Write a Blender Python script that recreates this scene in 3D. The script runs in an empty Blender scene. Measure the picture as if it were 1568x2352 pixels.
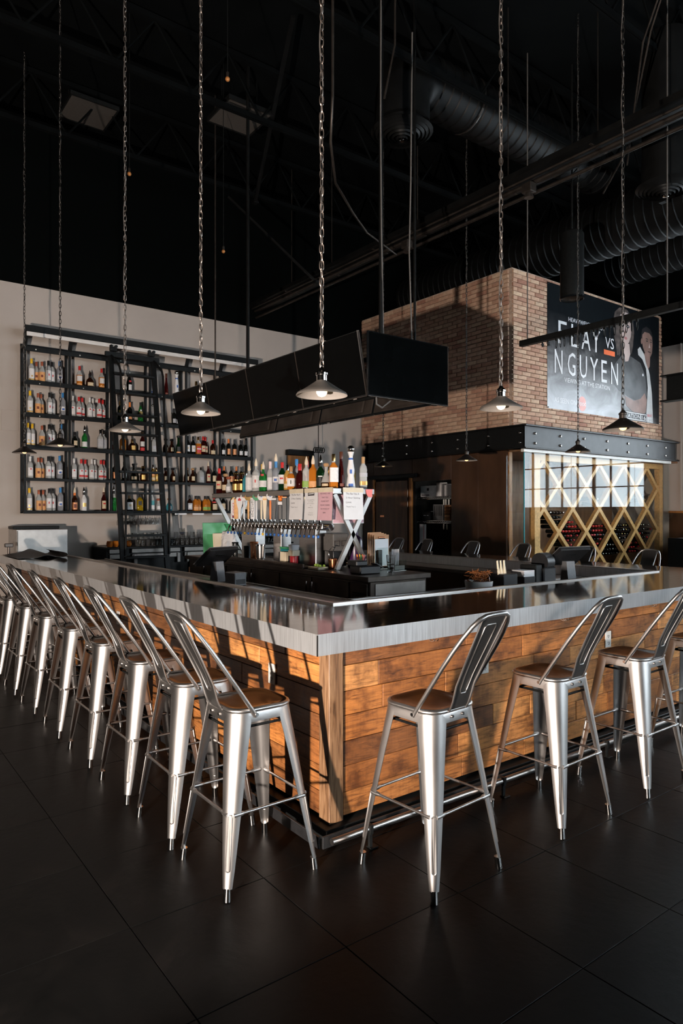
import bpy, math, random
from mathutils import Vector, Matrix
random.seed(7)
SC = bpy.context.scene
COL = SC.collection
PI = math.pi

# ---------------------------------------------------------------- camera, world, lights, exposure
cam_d = bpy.data.cameras.new('camera')
cam_d.sensor_fit = 'VERTICAL'; cam_d.sensor_height = 36.0; cam_d.sensor_width = 24.0; cam_d.lens = 24.0
cam_d.clip_start = 0.05; cam_d.clip_end = 200
cam = bpy.data.objects.new('camera', cam_d); COL.objects.link(cam)
cam.location = (-1.764, -2.521, 1.62); cam.rotation_euler = (math.radians(90), 0, math.radians(-37.0))
SC.camera = cam

world = bpy.data.worlds.new('daylight'); SC.world = world; world.use_nodes = True
wn = world.node_tree.nodes; wn.clear()
wo = wn.new('ShaderNodeOutputWorld'); wb = wn.new('ShaderNodeBackground')
wb.inputs[0].default_value = (0.80, 0.91, 1.0, 1); wb.inputs[1].default_value = 11.0
world.node_tree.links.new(wb.outputs[0], wo.inputs[0])

# low warm light from the left of the photographer (throws the bottle shadows up the walls)
ld = bpy.data.lights.new('low_warm_light', 'SPOT')
ld.energy = 2400; ld.color = (1.0, 0.86, 0.75); ld.shadow_soft_size = 0.05
ld.spot_size = math.radians(120); ld.spot_blend = 0.35
lo = bpy.data.objects.new('low_warm_light', ld); COL.objects.link(lo)
lo.location = (-3.40, -1.80, 1.00)
lo.rotation_euler = (Vector((3.5, 4.2, 2.1)) - Vector(lo.location)).to_track_quat('-Z', 'Y').to_euler()

vs = SC.view_settings
vs.view_transform = 'Standard'; vs.look = 'None'; vs.gamma = 1.0; vs.use_curve_mapping = False
vs.exposure = 0.0
SC.cycles.use_adaptive_sampling = True; SC.cycles.adaptive_threshold = 0.035
SC.cycles.max_bounces = 7; SC.cycles.transparent_max_bounces = 16
SC.cycles.transmission_bounces = 8; SC.cycles.glossy_bounces = 5; SC.cycles.diffuse_bounces = 3
SC.cycles.caustics_reflective = False; SC.cycles.caustics_refractive = False
SC.cycles.sample_clamp_indirect = 4.0

# ---------------------------------------------------------------- helpers
class MB:
    """collects faces, then links them as ONE mesh object"""
    def __init__(s): s.v = []; s.f = []; s.m = []; s.cur = 0
    def add(s, vs_, fs):
        b = len(s.v); s.v.extend([tuple(p) for p in vs_])
        for f in fs: s.f.append(tuple(b + i for i in f)); s.m.append(s.cur)
        return s
    def box(s, x0, x1, y0, y1, z0, z1):
        return s.add([(x0,y0,z0),(x1,y0,z0),(x1,y1,z0),(x0,y1,z0),(x0,y0,z1),(x1,y0,z1),(x1,y1,z1),(x0,y1,z1)],
                     [(0,3,2,1),(4,5,6,7),(0,1,5,4),(1,2,6,5),(2,3,7,6),(3,0,4,7)])
    def bbox(s, x0, x1, y0, y1, z0, z1, b=0.004):
        """box with chamfered edges"""
        b = min(b, (x1-x0)*.45, (y1-y0)*.45, (z1-z0)*.45)
        V = []; idx = {}
        for i, (xa, sx) in enumerate(((x0, 1), (x1, -1))):
            for j, (ya, sy) in enumerate(((y0, 1), (y1, -1))):
                for k, (za, sz) in enumerate(((z0, 1), (z1, -1))):
                    idx[i,j,k] = len(V)
                    V += [(xa, ya+sy*b, za+sz*b), (xa+sx*b, ya, za+sz*b), (xa+sx*b, ya+sy*b, za)]
        F = []
        X = lambda i,j,k: idx[i,j,k]; Y = lambda i,j,k: idx[i,j,k]+1; Z = lambda i,j,k: idx[i,j,k]+2
        F.append((X(0,0,0),X(0,0,1),X(0,1,1),X(0,1,0))); F.append((X(1,0,0),X(1,1,0),X(1,1,1),X(1,0,1)))
        F.append((Y(0,0,0),Y(1,0,0),Y(1,0,1),Y(0,0,1))); F.append((Y(0,1,0),Y(0,1,1),Y(1,1,1),Y(1,1,0)))
        F.append((Z(0,0,0),Z(0,1,0),Z(1,1,0),Z(1,0,0))); F.append((Z(0,0,1),Z(1,0,1),Z(1,1,1),Z(0,1,1)))
        for j in (0,1):
            for k in (0,1): F.append((Y(0,j,k),Y(1,j,k),Z(1,j,k),Z(0,j,k)))
        for i in (0,1):
            for k in (0,1): F.append((X(i,0,k),X(i,1,k),Z(i,1,k),Z(i,0,k)))
        for i in (0,1):
            for j in (0,1): F.append((X(i,j,0),X(i,j,1),Y(i,j,1),Y(i,j,0)))
        for c in idx.values(): F.append((c, c+1, c+2))
        return s.add(V, F)
    def obox(s, c, ux, uy, uz):
        c, ux, uy, uz = Vector(c), Vector(ux), Vector(uy), Vector(uz)
        V = [c+sx*ux+sy*uy+sz*uz for sz in (-1,1) for sx, sy in ((-1,-1),(1,-1),(1,1),(-1,1))]
        return s.add(V, [(0,3,2,1),(4,5,6,7),(0,1,5,4),(1,2,6,5),(2,3,7,6),(3,0,4,7)])
    def bar(s, p0, p1, w, h, up=(0,0,1)):
        """rectangular bar from p0 to p1"""
        p0, p1 = Vector(p0), Vector(p1); d = (p1-p0)
        u = Vector(up).cross(d)
        if u.length < 1e-6: u = Vector((1,0,0)).cross(d)
        u.normalize(); v = d.cross(u).normalized()
        return s.obox((p0+p1)/2, d/2, u*w/2, v*h/2)
    def tube(s, pts, r, n=8, closed=False, cap=True):
        P = [Vector(p) for p in pts]; R = r if isinstance(r, (list, tuple)) else [r]*len(P)
        N = len(P); base = len(s.v); prev = None
        for i, p in enumerate(P):
            if closed: t = P[(i+1) % N] - P[i-1]
            else: t = P[min(i+1, N-1)] - P[max(i-1, 0)]
            t.normalize()
            if prev is None:
                a = Vector((0,0,1)) if abs(t.z) < .9 else Vector((1,0,0)); u = t.cross(a).normalized()
            else: u = (prev - t*prev.dot(t)).normalized()
            prev = u; w = t.cross(u)
            for k in range(n):
                an = 2*PI*k/n; s.v.append(tuple(p + (u*math.cos(an) + w*math.sin(an))*R[i]))
        for i in range(N if closed else N-1):
            a = base+i*n; b = base+((i+1) % N)*n
            for k in range(n): s.f.append((a+k, a+(k+1) % n, b+(k+1) % n, b+k)); s.m.append(s.cur)
        if cap and not closed:
            s.f.append(tuple(base+n-1-k for k in range(n))); s.m.append(s.cur)
            s.f.append(tuple(base+(N-1)*n+k for k in range(n))); s.m.append(s.cur)
        return s
    def cyl(s, p0, p1, r0, r1=None, n=12): return s.tube([p0, p1], [r0, r0 if r1 is None else r1], n)
    def lathe(s, prof, c=(0,0,0), n=16, capb=True, capt=True, sq=None, mats=None, ang=(0, 2*PI)):
        """prof = [(r,z)], sq = per-ring 0 round .. 1 square"""
        base = len(s.v); full = abs(ang[1]-ang[0]) > 2*PI-1e-4; m = n if full else n+1
        for i, (r, z) in enumerate(prof):
            q = sq[i] if sq else 0
            for k in range(m):
                a = ang[0]+(ang[1]-ang[0])*k/n
                ca, sa = math.cos(a), math.sin(a)
                f = 1.0
                if q: f = 1+q*(min(1/max(abs(ca), 1e-6), 1/max(abs(sa), 1e-6), 1.26)-1)
                s.v.append((c[0]+r*f*ca, c[1]+r*f*sa, c[2]+z))
        for i in range(len(prof)-1):
            a = base+i*m; b = a+m
            if mats: s.cur = mats[i]
            for k in range(n): s.f.append((a+k, a+(k+1) % m, b+(k+1) % m, b+k)); s.m.append(s.cur)
        if full:
            if capb and prof[0][0] > 1e-5: s.f.append(tuple(base+m-1-k for k in range(m))); s.m.append(mats[0] if mats else s.cur)
            if capt and prof[-1][0] > 1e-5: s.f.append(tuple(base+(len(prof)-1)*m+k for k in range(m))); s.m.append(s.cur)
        return s
    def prism(s, poly, fn, w0, w1):
        n = len(poly); V = [fn(u, v, w0) for u, v in poly]+[fn(u, v, w1) for u, v in poly]
        F = [tuple(range(n-1, -1, -1)), tuple(range(n, 2*n))]+[(i, (i+1) % n, n+(i+1) % n, n+i) for i in range(n)]
        return s.add(V, F)
    def sphere(s, c, r, n=10, sz=1.0):
        prof = [(max(r*math.sin(PI*i/(n//2+1)), 1e-4), -r*sz*math.cos(PI*i/(n//2+1))) for i in range(n//2+2)]
        return s.lathe(prof, c, n)
    def build(s, name, mat, parent=None, world=False, smooth=None, loc=None):
        me = bpy.data.meshes.new(name)
        vv = s.v
        if world and parent is not None:
            L = parent.location; vv = [(x-L.x, y-L.y, z-L.z) for x, y, z in vv]
        me.from_pydata(vv, [], s.f); 
        mats = mat if isinstance(mat, (list, tuple)) else [mat]
        for m_ in mats: me.materials.append(m_)
        if len(mats) > 1: me.polygons.foreach_set('material_index', s.m)
        me.update()
        if smooth is not None:
            me.shade_smooth(); me.set_sharp_from_angle(angle=math.radians(smooth))
        o = bpy.data.objects.new(name, me); COL.objects.link(o)
        if parent is not None: o.parent = parent
        if loc is not None: o.location = loc
        return o

def tag(o, label=None, cat=None, group=None, kind=None):
    if label: o['label'] = label
    if cat: o['category'] = cat
    if group: o['group'] = group
    if kind: o['kind'] = kind
    return o
def thing(name, label, cat, loc=(0,0,0), rotz=0, group=None):
    o = bpy.data.objects.new(name, None); COL.objects.link(o); o.empty_display_size = .1
    o.location = loc; o.rotation_euler = (0, 0, rotz)
    return tag(o, label, cat, group)
def struct(name, loc=(0,0,0)):
    o = bpy.data.objects.new(name, None); COL.objects.link(o); o.location = loc; o['kind'] = 'structure'; return o
def dup(root, loc, rotz=None, label=None, group=None):
    r = root.copy(); COL.objects.link(r); r.location = loc
    if rotz is not None: r.rotation_euler = (0, 0, rotz)
    if label: r['label'] = label
    if group: r['group'] = group
    for ch in list(root.children):
        c = ch.copy(); COL.objects.link(c); c.parent = r
        for g in ch.children:
            d = g.copy(); COL.objects.link(d); d.parent = c
    return r
def inst(me, name, parent, loc=(0,0,0), rot=(0,0,0), scale=(1,1,1)):
    o = bpy.data.objects.new(name, me); COL.objects.link(o); o.parent = parent
    o.location = loc; o.rotation_euler = rot; o.scale = scale; return o
def text_mesh(body, box, fn, mat, name='lettering', parent=None, world=True, w0=0.0006, align='fit'):
    """lettering fitted to box=(u0,u1,v0,v1) on the surface fn(u,v,w)"""
    cu = bpy.data.curves.new('t', 'FONT'); cu.body = body; cu.resolution_u = 2
    cu.align_x = 'CENTER' if align == 'center' else 'LEFT'; cu.space_line = 1.25
    to = bpy.data.objects.new('t', cu); COL.objects.link(to)
    dg = bpy.context.evaluated_depsgraph_get()
    me = bpy.data.meshes.new_from_object(to.evaluated_get(dg))
    bpy.data.objects.remove(to); bpy.data.curves.remove(cu)
    xs = [v.co.x for v in me.vertices]; ys = [v.co.y for v in me.vertices]
    x0, x1, y0, y1 = min(xs), max(xs), min(ys), max(ys); u0, u1, v0, v1 = box
    mb = MB(); mb.add([fn(u0+(v.co.x-x0)/(x1-x0)*(u1-u0), v0+(v.co.y-y0)/(y1-y0)*(v1-v0), w0) for v in me.vertices],
                      [tuple(p.vertices) for p in me.polygons])
    bpy.data.meshes.remove(me)
    return mb.build(name, mat, parent, world=world)

# ---------------------------------------------------------------- materials
def nt(name):
    m = bpy.data.materials.new(name); m.use_nodes = True; t = m.node_tree
    return m, t, t.nodes['Principled BSDF']
def N(t, typ, **kw):
    n = t.nodes.new(typ)
    for k, v in kw.items(): setattr(n, k, v)
    return n
def ramp(t, fac, stops):
    r = N(t, 'ShaderNodeValToRGB'); el = r.color_ramp.elements
    while len(el) < len(stops): el.new(.5)
    for e, (p, c) in zip(el, stops): e.position = p; e.color = (*c, 1)
    t.links.new(fac, r.inputs[0]); return r.outputs[0]
def coords(t, scale=(1,1,1), src='Object'):
    tc = N(t, 'ShaderNodeTexCoord'); mp = N(t, 'ShaderNodeMapping'); mp.inputs['Scale'].default_value = scale
    t.links.new(tc.outputs[src], mp.inputs[0]); return mp.outputs[0]
def noise(t, vec, scale=5, detail=3, rough=.5, dist=0):
    n = N(t, 'ShaderNodeTexNoise'); n.inputs['Scale'].default_value = scale; n.inputs['Detail'].default_value = detail
    n.inputs['Roughness'].default_value = rough; n.inputs['Distortion'].default_value = dist
    t.links.new(vec, n.inputs['Vector']); return n.outputs[0]
def math_(t, op, a, b=None, clamp=False):
    n = N(t, 'ShaderNodeMath', operation=op); n.use_clamp = clamp
    for i, x in enumerate((a, b)):
        if x is None: continue
        if isinstance(x, (int, float)): n.inputs[i].default_value = x
        else: t.links.new(x, n.inputs[i])
    return n.outputs[0]
def bump(t, p, h, strength=.2, dist=.01):
    b = N(t, 'ShaderNodeBump'); b.inputs['Strength'].default_value = strength; b.inputs['Distance'].default_value = dist
    t.links.new(h, b.inputs['Height']); t.links.new(b.outputs[0], p.inputs['Normal'])
def pm(name, col, rough=.5, metal=0.0, var=.12, scale=20, stretch=(1,1,1), bumps=0, coat=0, trans=0, ior=1.45, emit=None, rvar=0, spec=.5, sheen=0):
    m, t, p = nt(name)
    v = coords(t, stretch); n = noise(t, v, scale, 4)
    c0 = tuple(max(0, c*(1-var)) for c in col); c1 = tuple(min(1, c*(1+var)) for c in col)
    t.links.new(ramp(t, n, [(.3, c0), (.7, c1)]), p.inputs['Base Color'])
    p.inputs['Roughness'].default_value = rough; p.inputs['Metallic'].default_value = metal
    p.inputs['IOR'].default_value = ior; p.inputs['Specular IOR Level'].default_value = spec
    if rvar: t.links.new(math_(t, 'ADD', math_(t, 'MULTIPLY', n, rvar), rough-rvar/2), p.inputs['Roughness'])
    if bumps: bump(t, p, n, bumps, .004)
    if coat: p.inputs['Coat Weight'].default_value = coat; p.inputs['Coat Roughness'].default_value = .08
    if trans: p.inputs['Transmission Weight'].default_value = trans
    if emit: p.inputs['Emission Color'].default_value = (*emit[0], 1); p.inputs['Emission Strength'].default_value = emit[1]
    return m
def thin_glass(name, tint=(.93,.96,.95), k=1.0):
    m = bpy.data.materials.new(name); m.use_nodes = True; t = m.node_tree; t.nodes.clear()
    o = N(t, 'ShaderNodeOutputMaterial'); mx = N(t, 'ShaderNodeMixShader'); tr = N(t, 'ShaderNodeBsdfTransparent'); gl = N(t, 'ShaderNodeBsdfGlossy')
    ge = N(t, 'ShaderNodeNewGeometry'); dp = N(t, 'ShaderNodeVectorMath', operation='DOT_PRODUCT')
    t.links.new(ge.outputs['Normal'], dp.inputs[0]); t.links.new(ge.outputs['Incoming'], dp.inputs[1])
    sch = math_(t, 'ADD', math_(t, 'MULTIPLY', math_(t, 'POWER', math_(t, 'SUBTRACT', 1.0, math_(t, 'ABSOLUTE', dp.outputs['Value'])), 5.0), .96), .04)
    v = coords(t, (1,1,1)); n = noise(t, v, 3, 2)
    t.links.new(ramp(t, n, [(0, tint), (1, tuple(min(1, c*1.03) for c in tint))]), tr.inputs[0])
    gl.inputs['Roughness'].default_value = 0.0
    t.links.new(math_(t, 'MULTIPLY', sch, k, True), mx.inputs[0])
    t.links.new(tr.outputs[0], mx.inputs[1]); t.links.new(gl.outputs[0], mx.inputs[2]); t.links.new(mx.outputs[0], o.inputs[0])
    return m
def rand_value(t):
    """a value of its own for every piece, joined or single"""
    g = N(t, 'ShaderNodeNewGeometry'); oi = N(t, 'ShaderNodeObjectInfo')
    return math_(t, 'FRACT', math_(t, 'ADD', g.outputs['Random Per Island'], math_(t, 'MULTIPLY', oi.outputs['Random'], 7.13)))

M = {}
M['steel'] = pm('raw_steel', (.45,.432,.42), .38, 1.0, .12, 6, (1,1,.35), bumps=.03, rvar=.16)
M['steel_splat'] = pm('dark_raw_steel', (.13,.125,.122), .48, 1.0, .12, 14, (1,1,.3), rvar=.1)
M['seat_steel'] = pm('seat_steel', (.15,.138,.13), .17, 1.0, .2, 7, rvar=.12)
M['chrome'] = pm('chrome', (.72,.70,.68), .12, 1.0, .05, 30)
M['brushed'] = pm('brushed_steel', (.42,.40,.385), .3, 1.0, .12, 30, (.1,.1,2), rvar=.12)
M['brushed_dark'] = pm('dull_brushed_steel', (.125,.102,.088), .33, .6, .3, 5, (1,1,1), rvar=.16)
M['fascia'] = pm('dull_steel_fascia', (.31,.285,.265), .5, .4, .1, 12)
M['satin'] = pm('satin_steel', (.52,.50,.48), .48, .85, .08, 12)
M['black_metal'] = pm('black_powder_coat', (.0075,.008,.008), .45, 0, .3, 30, spec=.22)
M['black_gloss'] = pm('black_gloss_plastic', (.006,.007,.008), .12, 0, .2, 10)
M['black_plastic'] = pm('black_plastic', (.012,.012,.013), .4, 0, .2, 40)
M['grey_plastic'] = pm('grey_plastic', (.12,.12,.125), .45, 0, .1, 40)
M['black_ceiling'] = pm('black_ceiling_paint', (.0022,.0026,.0027), .8, 0, .3, 3, spec=.06)
M['ceiling_metal'] = pm('black_painted_metal', (.005,.0052,.0052), .45, 0, .3, 8, spec=.15)
M['conduit'] = pm('dull_galvanised_pipe', (.055,.046,.040), .4, .7, .3, 12)
M['zinc'] = pm('zinc_edge', (.60,.615,.63), .33, .75, .16, 22, (6,6,.25), bumps=.06, rvar=.18)
M['white_plastic'] = pm('white_plastic', (.72,.70,.66), .35, 0, .04, 20)
M['paper'] = pm('white_paper', (.74,.73,.74), .7, 0, .03, 12)
M['paper_pink'] = pm('pink_paper', (.66,.40,.45), .7, 0, .04, 12)
M['ink'] = pm('black_ink', (.02,.015,.02), .6, 0, .2, 30)
M['tape'] = pm('cream_tape', (.72,.62,.46), .5, 0, .06, 14)
M['cellar_wood'] = pm('cellar_back_wood', (.30,.15,.08), .4, 0, .3, 4, (3,3,.4))
M['lattice'] = pm('pale_pine', (.76,.40,.15), .42, 0, .16, 9, (3,3,3))
M['dark_panel'] = pm('dark_stained_panel', (.060,.028,.014), .22, 0, .35, 3, (1,1,.4), rvar=.1)
M['door_wood'] = pm('stained_door_wood', (.105,.045,.016), .24, 0, .3, 4, (3,3,.4))
M['orange_wood'] = pm('orange_trim_wood', (.33,.13,.035), .4, 0, .25, 8, (3,3,.5))
M['leather'] = pm('orange_leather', (.62,.17,.03), .42, 0, .12, 12, bumps=.1)
M['rubber'] = pm('black_rubber', (.014,.013,.012), .6, 0, .3, 20)
M['copper'] = pm('copper', (.75,.32,.16), .2, 1.0, .1, 20)
M['gold'] = pm('gold_metal', (.75,.50,.20), .2, 1.0, .1, 20)
M['lamp_outer'] = pm('aged_steel_shade', (.17,.152,.136), .5, .5, .2, 9, rvar=.12)
M['lamp_dark'] = pm('dark_bronze_shade', (.075,.065,.058), .42, .9, .2, 9)
M['lamp_inner'] = pm('pale_shade_lining', (.27,.245,.225), .45, 0, .06, 9)
M['bulb_on'] = pm('lit_bulb', (1,.85,.6), .3, 0, .02, 9, emit=((1.0,.74,.46), 3.2))
M['bulb_dim'] = pm('dim_bulb', (1,.8,.5), .3, 0, .02, 9, emit=((1.0,.60,.27), 1.6))
M['chain'] = pm('steel_chain', (.24,.20,.175), .38, .9, .25, 30)
M['chain_dark'] = pm('blackened_chain', (.05,.046,.042), .4, .8, .2, 30)
M['cord'] = pm('grey_cord', (.10,.092,.086), .6, 0, .1, 40)
M['panel_grey'] = pm('dull_panel_grey', (.055,.047,.040), .7, 0, .1, 40)
M['led'] = pm('frosted_led_strip', (.70,.66,.63), .5, 0, .04, 10)
M['screen'] = pm('tv_screen', (.0014,.0018,.002), .14, 0, .2, 5, spec=.05)
M['tv_back'] = pm('tv_back_shell', (.035,.028,.024), .32, 0, .3, 6)
M['bread'] = pm('kraft_paper', (.46,.22,.10), .7, 0, .1, 20)
M['bag'] = pm('crinkled_plastic', (.62,.60,.60), .35, 0, .12, 18, bumps=.5)
M['green'] = pm('green_plastic', (.05,.30,.13), .35, 0, .15, 5)
M['green_trans'] = pm('green_cutting_board', (.10,.38,.17), .3, 0, .12, 4)
M['cream_board'] = pm('cream_board', (.78,.66,.48), .45, 0, .05, 8)
M['red'] = pm('red_plastic', (.55,.03,.04), .35, 0, .1, 20)
M['blue'] = pm('blue_plastic', (.03,.13,.42), .35, 0, .1, 20)
M['teal'] = pm('teal_plastic', (.02,.22,.25), .35, 0, .1, 20)
M['orange'] = pm('orange_plastic', (.82,.20,.03), .35, 0, .1, 20)
M['yellow'] = pm('yellow_foil', (.85,.50,.03), .35, 0, .08, 20)
M['brass_tip'] = pm('faucet_chrome', (.62,.55,.50), .16, 1.0, .1, 30)
M['sticker'] = pm('coral_sticker', (.85,.22,.20), .5, 0, .04, 10)
M['plum'] = pm('dark_purple_plastic', (.045,.012,.06), .3, 0, .3, 6)
M['stucco'] = None

# painted wall: beige below 4.87 m, black above
def wall_paint():
    m, t, p = nt('two_tone_wall_paint')
    tc = N(t, 'ShaderNodeNewGeometry'); sx = N(t, 'ShaderNodeSeparateXYZ'); t.links.new(tc.outputs['Position'], sx.inputs[0])
    st = math_(t, 'GREATER_THAN', sx.outputs[2], 4.87)
    v = coords(t); n = noise(t, v, 1.2, 5, .6)
    base = ramp(t, n, [(.3, (.44,.385,.345)), (.7, (.49,.43,.385))])
    mx = N(t, 'ShaderNodeMix', data_type='RGBA'); t.links.new(st, mx.inputs[0]); t.links.new(base, mx.inputs[6]); mx.inputs[7].default_value = (.0012,.0017,.0016,1)
    t.links.new(mx.outputs[2], p.inputs['Base Color']); p.inputs['Roughness'].default_value = .85; p.inputs['Specular IOR Level'].default_value = .04
    bump(t, p, noise(t, v, 60, 3), .12, .003); return m
M['wall'] = wall_paint()
M['dark_wall'] = pm('charcoal_wall_paint', (.03,.029,.028), .8, 0, .15, 3, spec=.1)
def brick_mat():
    m, t, p = nt('reclaimed_brick'); r = rand_value(t); v = coords(t)
    n = noise(t, v, 18, 5, .65); n2 = noise(t, v, 70, 3)
    c = ramp(t, r, [(0, (.30,.145,.10)), (.15, (.39,.225,.155)), (.4, (.44,.275,.19)), (.7, (.47,.31,.22)), (.93, (.53,.38,.265)), (1, (.33,.17,.12))])
    mx = N(t, 'ShaderNodeMix', data_type='RGBA', blend_type='MULTIPLY'); mx.inputs[0].default_value = .55
    t.links.new(c, mx.inputs[6]); t.links.new(ramp(t, n, [(.3, (.78,.75,.73)), (.65, (1.45,1.40,1.36))]), mx.inputs[7])
    t.links.new(mx.outputs[2], p.inputs['Base Color']); p.inputs['Roughness'].default_value = .85
    bump(t, p, n2, .5, .006); return m
M['brick'] = brick_mat()
M['mortar'] = pm('mortar', (.46,.345,.27), .9, 0, .25, 25, bumps=.5)
def plank_mat():
    m, t, p = nt('reclaimed_planks'); r = rand_value(t)
    tc = N(t, 'ShaderNodeTexCoord'); oi = N(t, 'ShaderNodeObjectInfo')
    off = N(t, 'ShaderNodeCombineXYZ'); t.links.new(math_(t, 'MULTIPLY', r, 37.0), off.inputs[0]); t.links.new(math_(t, 'MULTIPLY', r, 11.0), off.inputs[2])
    ad = N(t, 'ShaderNodeVectorMath', operation='ADD'); t.links.new(tc.outputs['Object'], ad.inputs[0]); t.links.new(off.outputs[0], ad.inputs[1])
    mp = N(t, 'ShaderNodeMapping'); mp.inputs['Scale'].default_value = (1.6, 1.0, 16); t.links.new(ad.outputs[0], mp.inputs[0])
    g = noise(t, mp.outputs[0], 3.0, 6, .6, 1.6)
    mp2 = N(t, 'ShaderNodeMapping'); mp2.inputs['Scale'].default_value = (30, 1, 3); t.links.new(ad.outputs[0], mp2.inputs[0])
    saw = noise(t, mp2.outputs[0], 2.0, 3, .6, .3)
    pt = noise(t, ad.outputs[0], 5.5, 4, .6)
    base = ramp(t, r, [(0, (.24,.085,.022)), (.2, (.38,.145,.036)), (.4, (.50,.23,.075)), (.6, (.29,.107,.027)), (.8, (.14,.054,.018)), (1, (.42,.168,.046))])
    def mul(a, fac, stops, w):
        mx = N(t, 'ShaderNodeMix', data_type='RGBA', blend_type='MULTIPLY'); mx.inputs[0].default_value = w
        t.links.new(a, mx.inputs[6]); t.links.new(ramp(t, fac, stops), mx.inputs[7]); return mx.outputs[2]
    c = mul(base, g, [(.32, (.28,.22,.18)), (.46, (.9,.85,.8)), (.6, (1.25,1.2,1.15))], .8)
    c = mul(c, saw, [(.35, (.72,.69,.66)), (.55, (1.1,1.1,1.1))], .3)
    c = mul(c, pt, [(.34, (.30,.25,.22)), (.48, (1,1,1)), (.62, (1.2,1.2,1.2)), (.76, (1.65,1.75,1.9))], .85)
    t.links.new(c, p.inputs['Base Color']); p.inputs['Roughness'].default_value = .5
    bump(t, p, math_(t, 'ADD', g, math_(t, 'MULTIPLY', saw, .6)), .25, .004); return m
M['plank'] = plank_mat()
def post_mat():
    m, t, p = nt('grained_post'); v = coords(t, (14, 14, 1.1)); g = noise(t, v, 2.4, 5, .55, 2.2)
    t.links.new(ramp(t, g, [(.36, (.07,.034,.015)), (.47, (.17,.088,.042)), (.62, (.26,.150,.078))]), p.inputs['Base Color'])
    p.inputs['Roughness'].default_value = .5; bump(t, p, g, .2, .003); return m
M['post'] = post_mat()
def bartop_mat():
    m, t, p = nt('lacquered_metal_top'); v = coords(t, (1, 1, 1)); n = noise(t, v, 1.6, 5, .6, .5); n2 = noise(t, coords(t, (1.5, 9, 1)), 6, 4)
    t.links.new(ramp(t, n, [(.3, (.15,.125,.10)), (.55, (.22,.19,.16)), (.75, (.29,.26,.235))]), p.inputs['Base Color'])
    p.inputs['Metallic'].default_value = 1.0
    t.links.new(math_(t, 'ADD', math_(t, 'MULTIPLY', n2, .09), .03), p.inputs['Roughness'])
    bump(t, p, noise(t, v, 5, 2), .03, .004); return m
M['bartop'] = bartop_mat()
def tile_mat():
    m, t, p = nt('black_slate_tile'); r = rand_value(t); v = coords(t); n = noise(t, v, 2.2, 7, .65, 1.0); n2 = noise(t, v, 25, 4)
    t.links.new(ramp(t, n, [(.35, (.0015,.0017,.0018)), (.55, (.0028,.0028,.0028)), (.75, (.0080,.0068,.0064))]), p.inputs['Base Color'])
    t.links.new(math_(t, 'ADD', math_(t, 'MULTIPLY', n, .25), .28), p.inputs['Roughness'])
    p.inputs['Specular IOR Level'].default_value = .10
    bump(t, p, math_(t, 'ADD', n, math_(t, 'MULTIPLY', n2, .3)), .22, .01); return m
M['tile'] = tile_mat()
M['grout'] = pm('dark_grout', (.018,.017,.016), .85, 0, .2, 40)
M['glass_pane'] = thin_glass('clear_pane', k=.72)
M['glass_window'] = thin_glass('window_pane', (.97,.98,.98), .6)
# bottle glass
def glass(name, col, rough=.04, trans=.62): return pm(name, col, rough, 0, .02, 8, trans=trans, ior=1.2)
M['tumbler'] = pm('tumbler_glass', (.90,.92,.92), .02, 0, .02, 8, trans=.95, ior=1.25)
G = dict(clear=glass('clear_glass', (.92,.93,.92), .03, .58), amber=glass('amber_liquid', (.86,.27,.03), .04, .45), honey=glass('honey_liquid', (.90,.50,.12), .04, .45),
         brown=glass('dark_brown_glass', (.10,.028,.008), .05, .8), green=glass('green_glass', (.03,.30,.06)), dark=glass('near_black_glass', (.012,.014,.012), .06, .5),
         dgreen=glass('dark_green_glass', (.01,.06,.02), .05, .7), frost=glass('frosted_glass', (.72,.76,.84), .32, .7), teal=glass('teal_glass', (.10,.52,.62)),
         red=glass('red_liquid', (.55,.02,.02)), maroon=glass('maroon_liquid', (.10,.012,.012), .05, .7), yellow=glass('yellow_liquid', (.72,.46,.02)),
         white=pm('white_ceramic', (.78,.76,.76), .25, 0, .03, 8), silver=pm('silver_sheen', (.75,.75,.76), .15, 1, .03, 8))
L = dict(white=pm('label_white', (.76,.74,.74), .55, 0, .08, 60), tan=pm('label_tan', (.66,.52,.34), .6, 0, .08, 60), orange=pm('label_orange', (.74,.36,.14), .55, 0, .1, 60),
         black=pm('label_black', (.02,.02,.02), .5, 0, .2, 60), red=pm('label_red', (.60,.04,.04), .5, 0, .1, 60), green=pm('label_green', (.22,.38,.06), .5, 0, .1, 60),
         gold=pm('label_gold', (.66,.42,.14), .35, .6, .1, 60), teal=pm('label_teal', (.08,.36,.40), .5, 0, .1, 60), blue=pm('label_blue', (.05,.14,.45), .5, 0, .1, 60),
         brown=pm('label_brown', (.20,.05,.03), .5, 0, .1, 60), grey=pm('label_grey', (.45,.45,.48), .5, 0, .1, 60), copper=pm('label_copper', (.62,.27,.12), .4, .3, .1, 60),
         vodblue=pm('label_bright_blue', (.08,.30,.62), .45, 0, .1, 60))
K = dict(yellow=M['yellow'], red=pm('cap_red', (.62,.03,.03), .35, 0, .08, 30), black=pm('cap_black', (.015,.015,.016), .35, 0, .1, 30), white=pm('cap_white', (.76,.74,.72), .4, 0, .05, 30),
         blue=pm('cap_blue', (.05,.24,.56), .4, 0, .1, 40), copper=pm('cap_copper', (.46,.13,.07), .35, .3, .1, 30), gold=M['gold'], orange=M['orange'], cork=pm('cork', (.50,.29,.14), .8, 0, .15, 40),
         cream=pm('cream_pourer_wrap', (.80,.66,.50), .5, 0, .08, 30), silver=M['chrome'], brown=pm('cap_brown', (.10,.035,.02), .3, 0, .1, 30), rose=pm('cap_pink_white', (.80,.62,.62), .4, 0, .15, 40))
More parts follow.
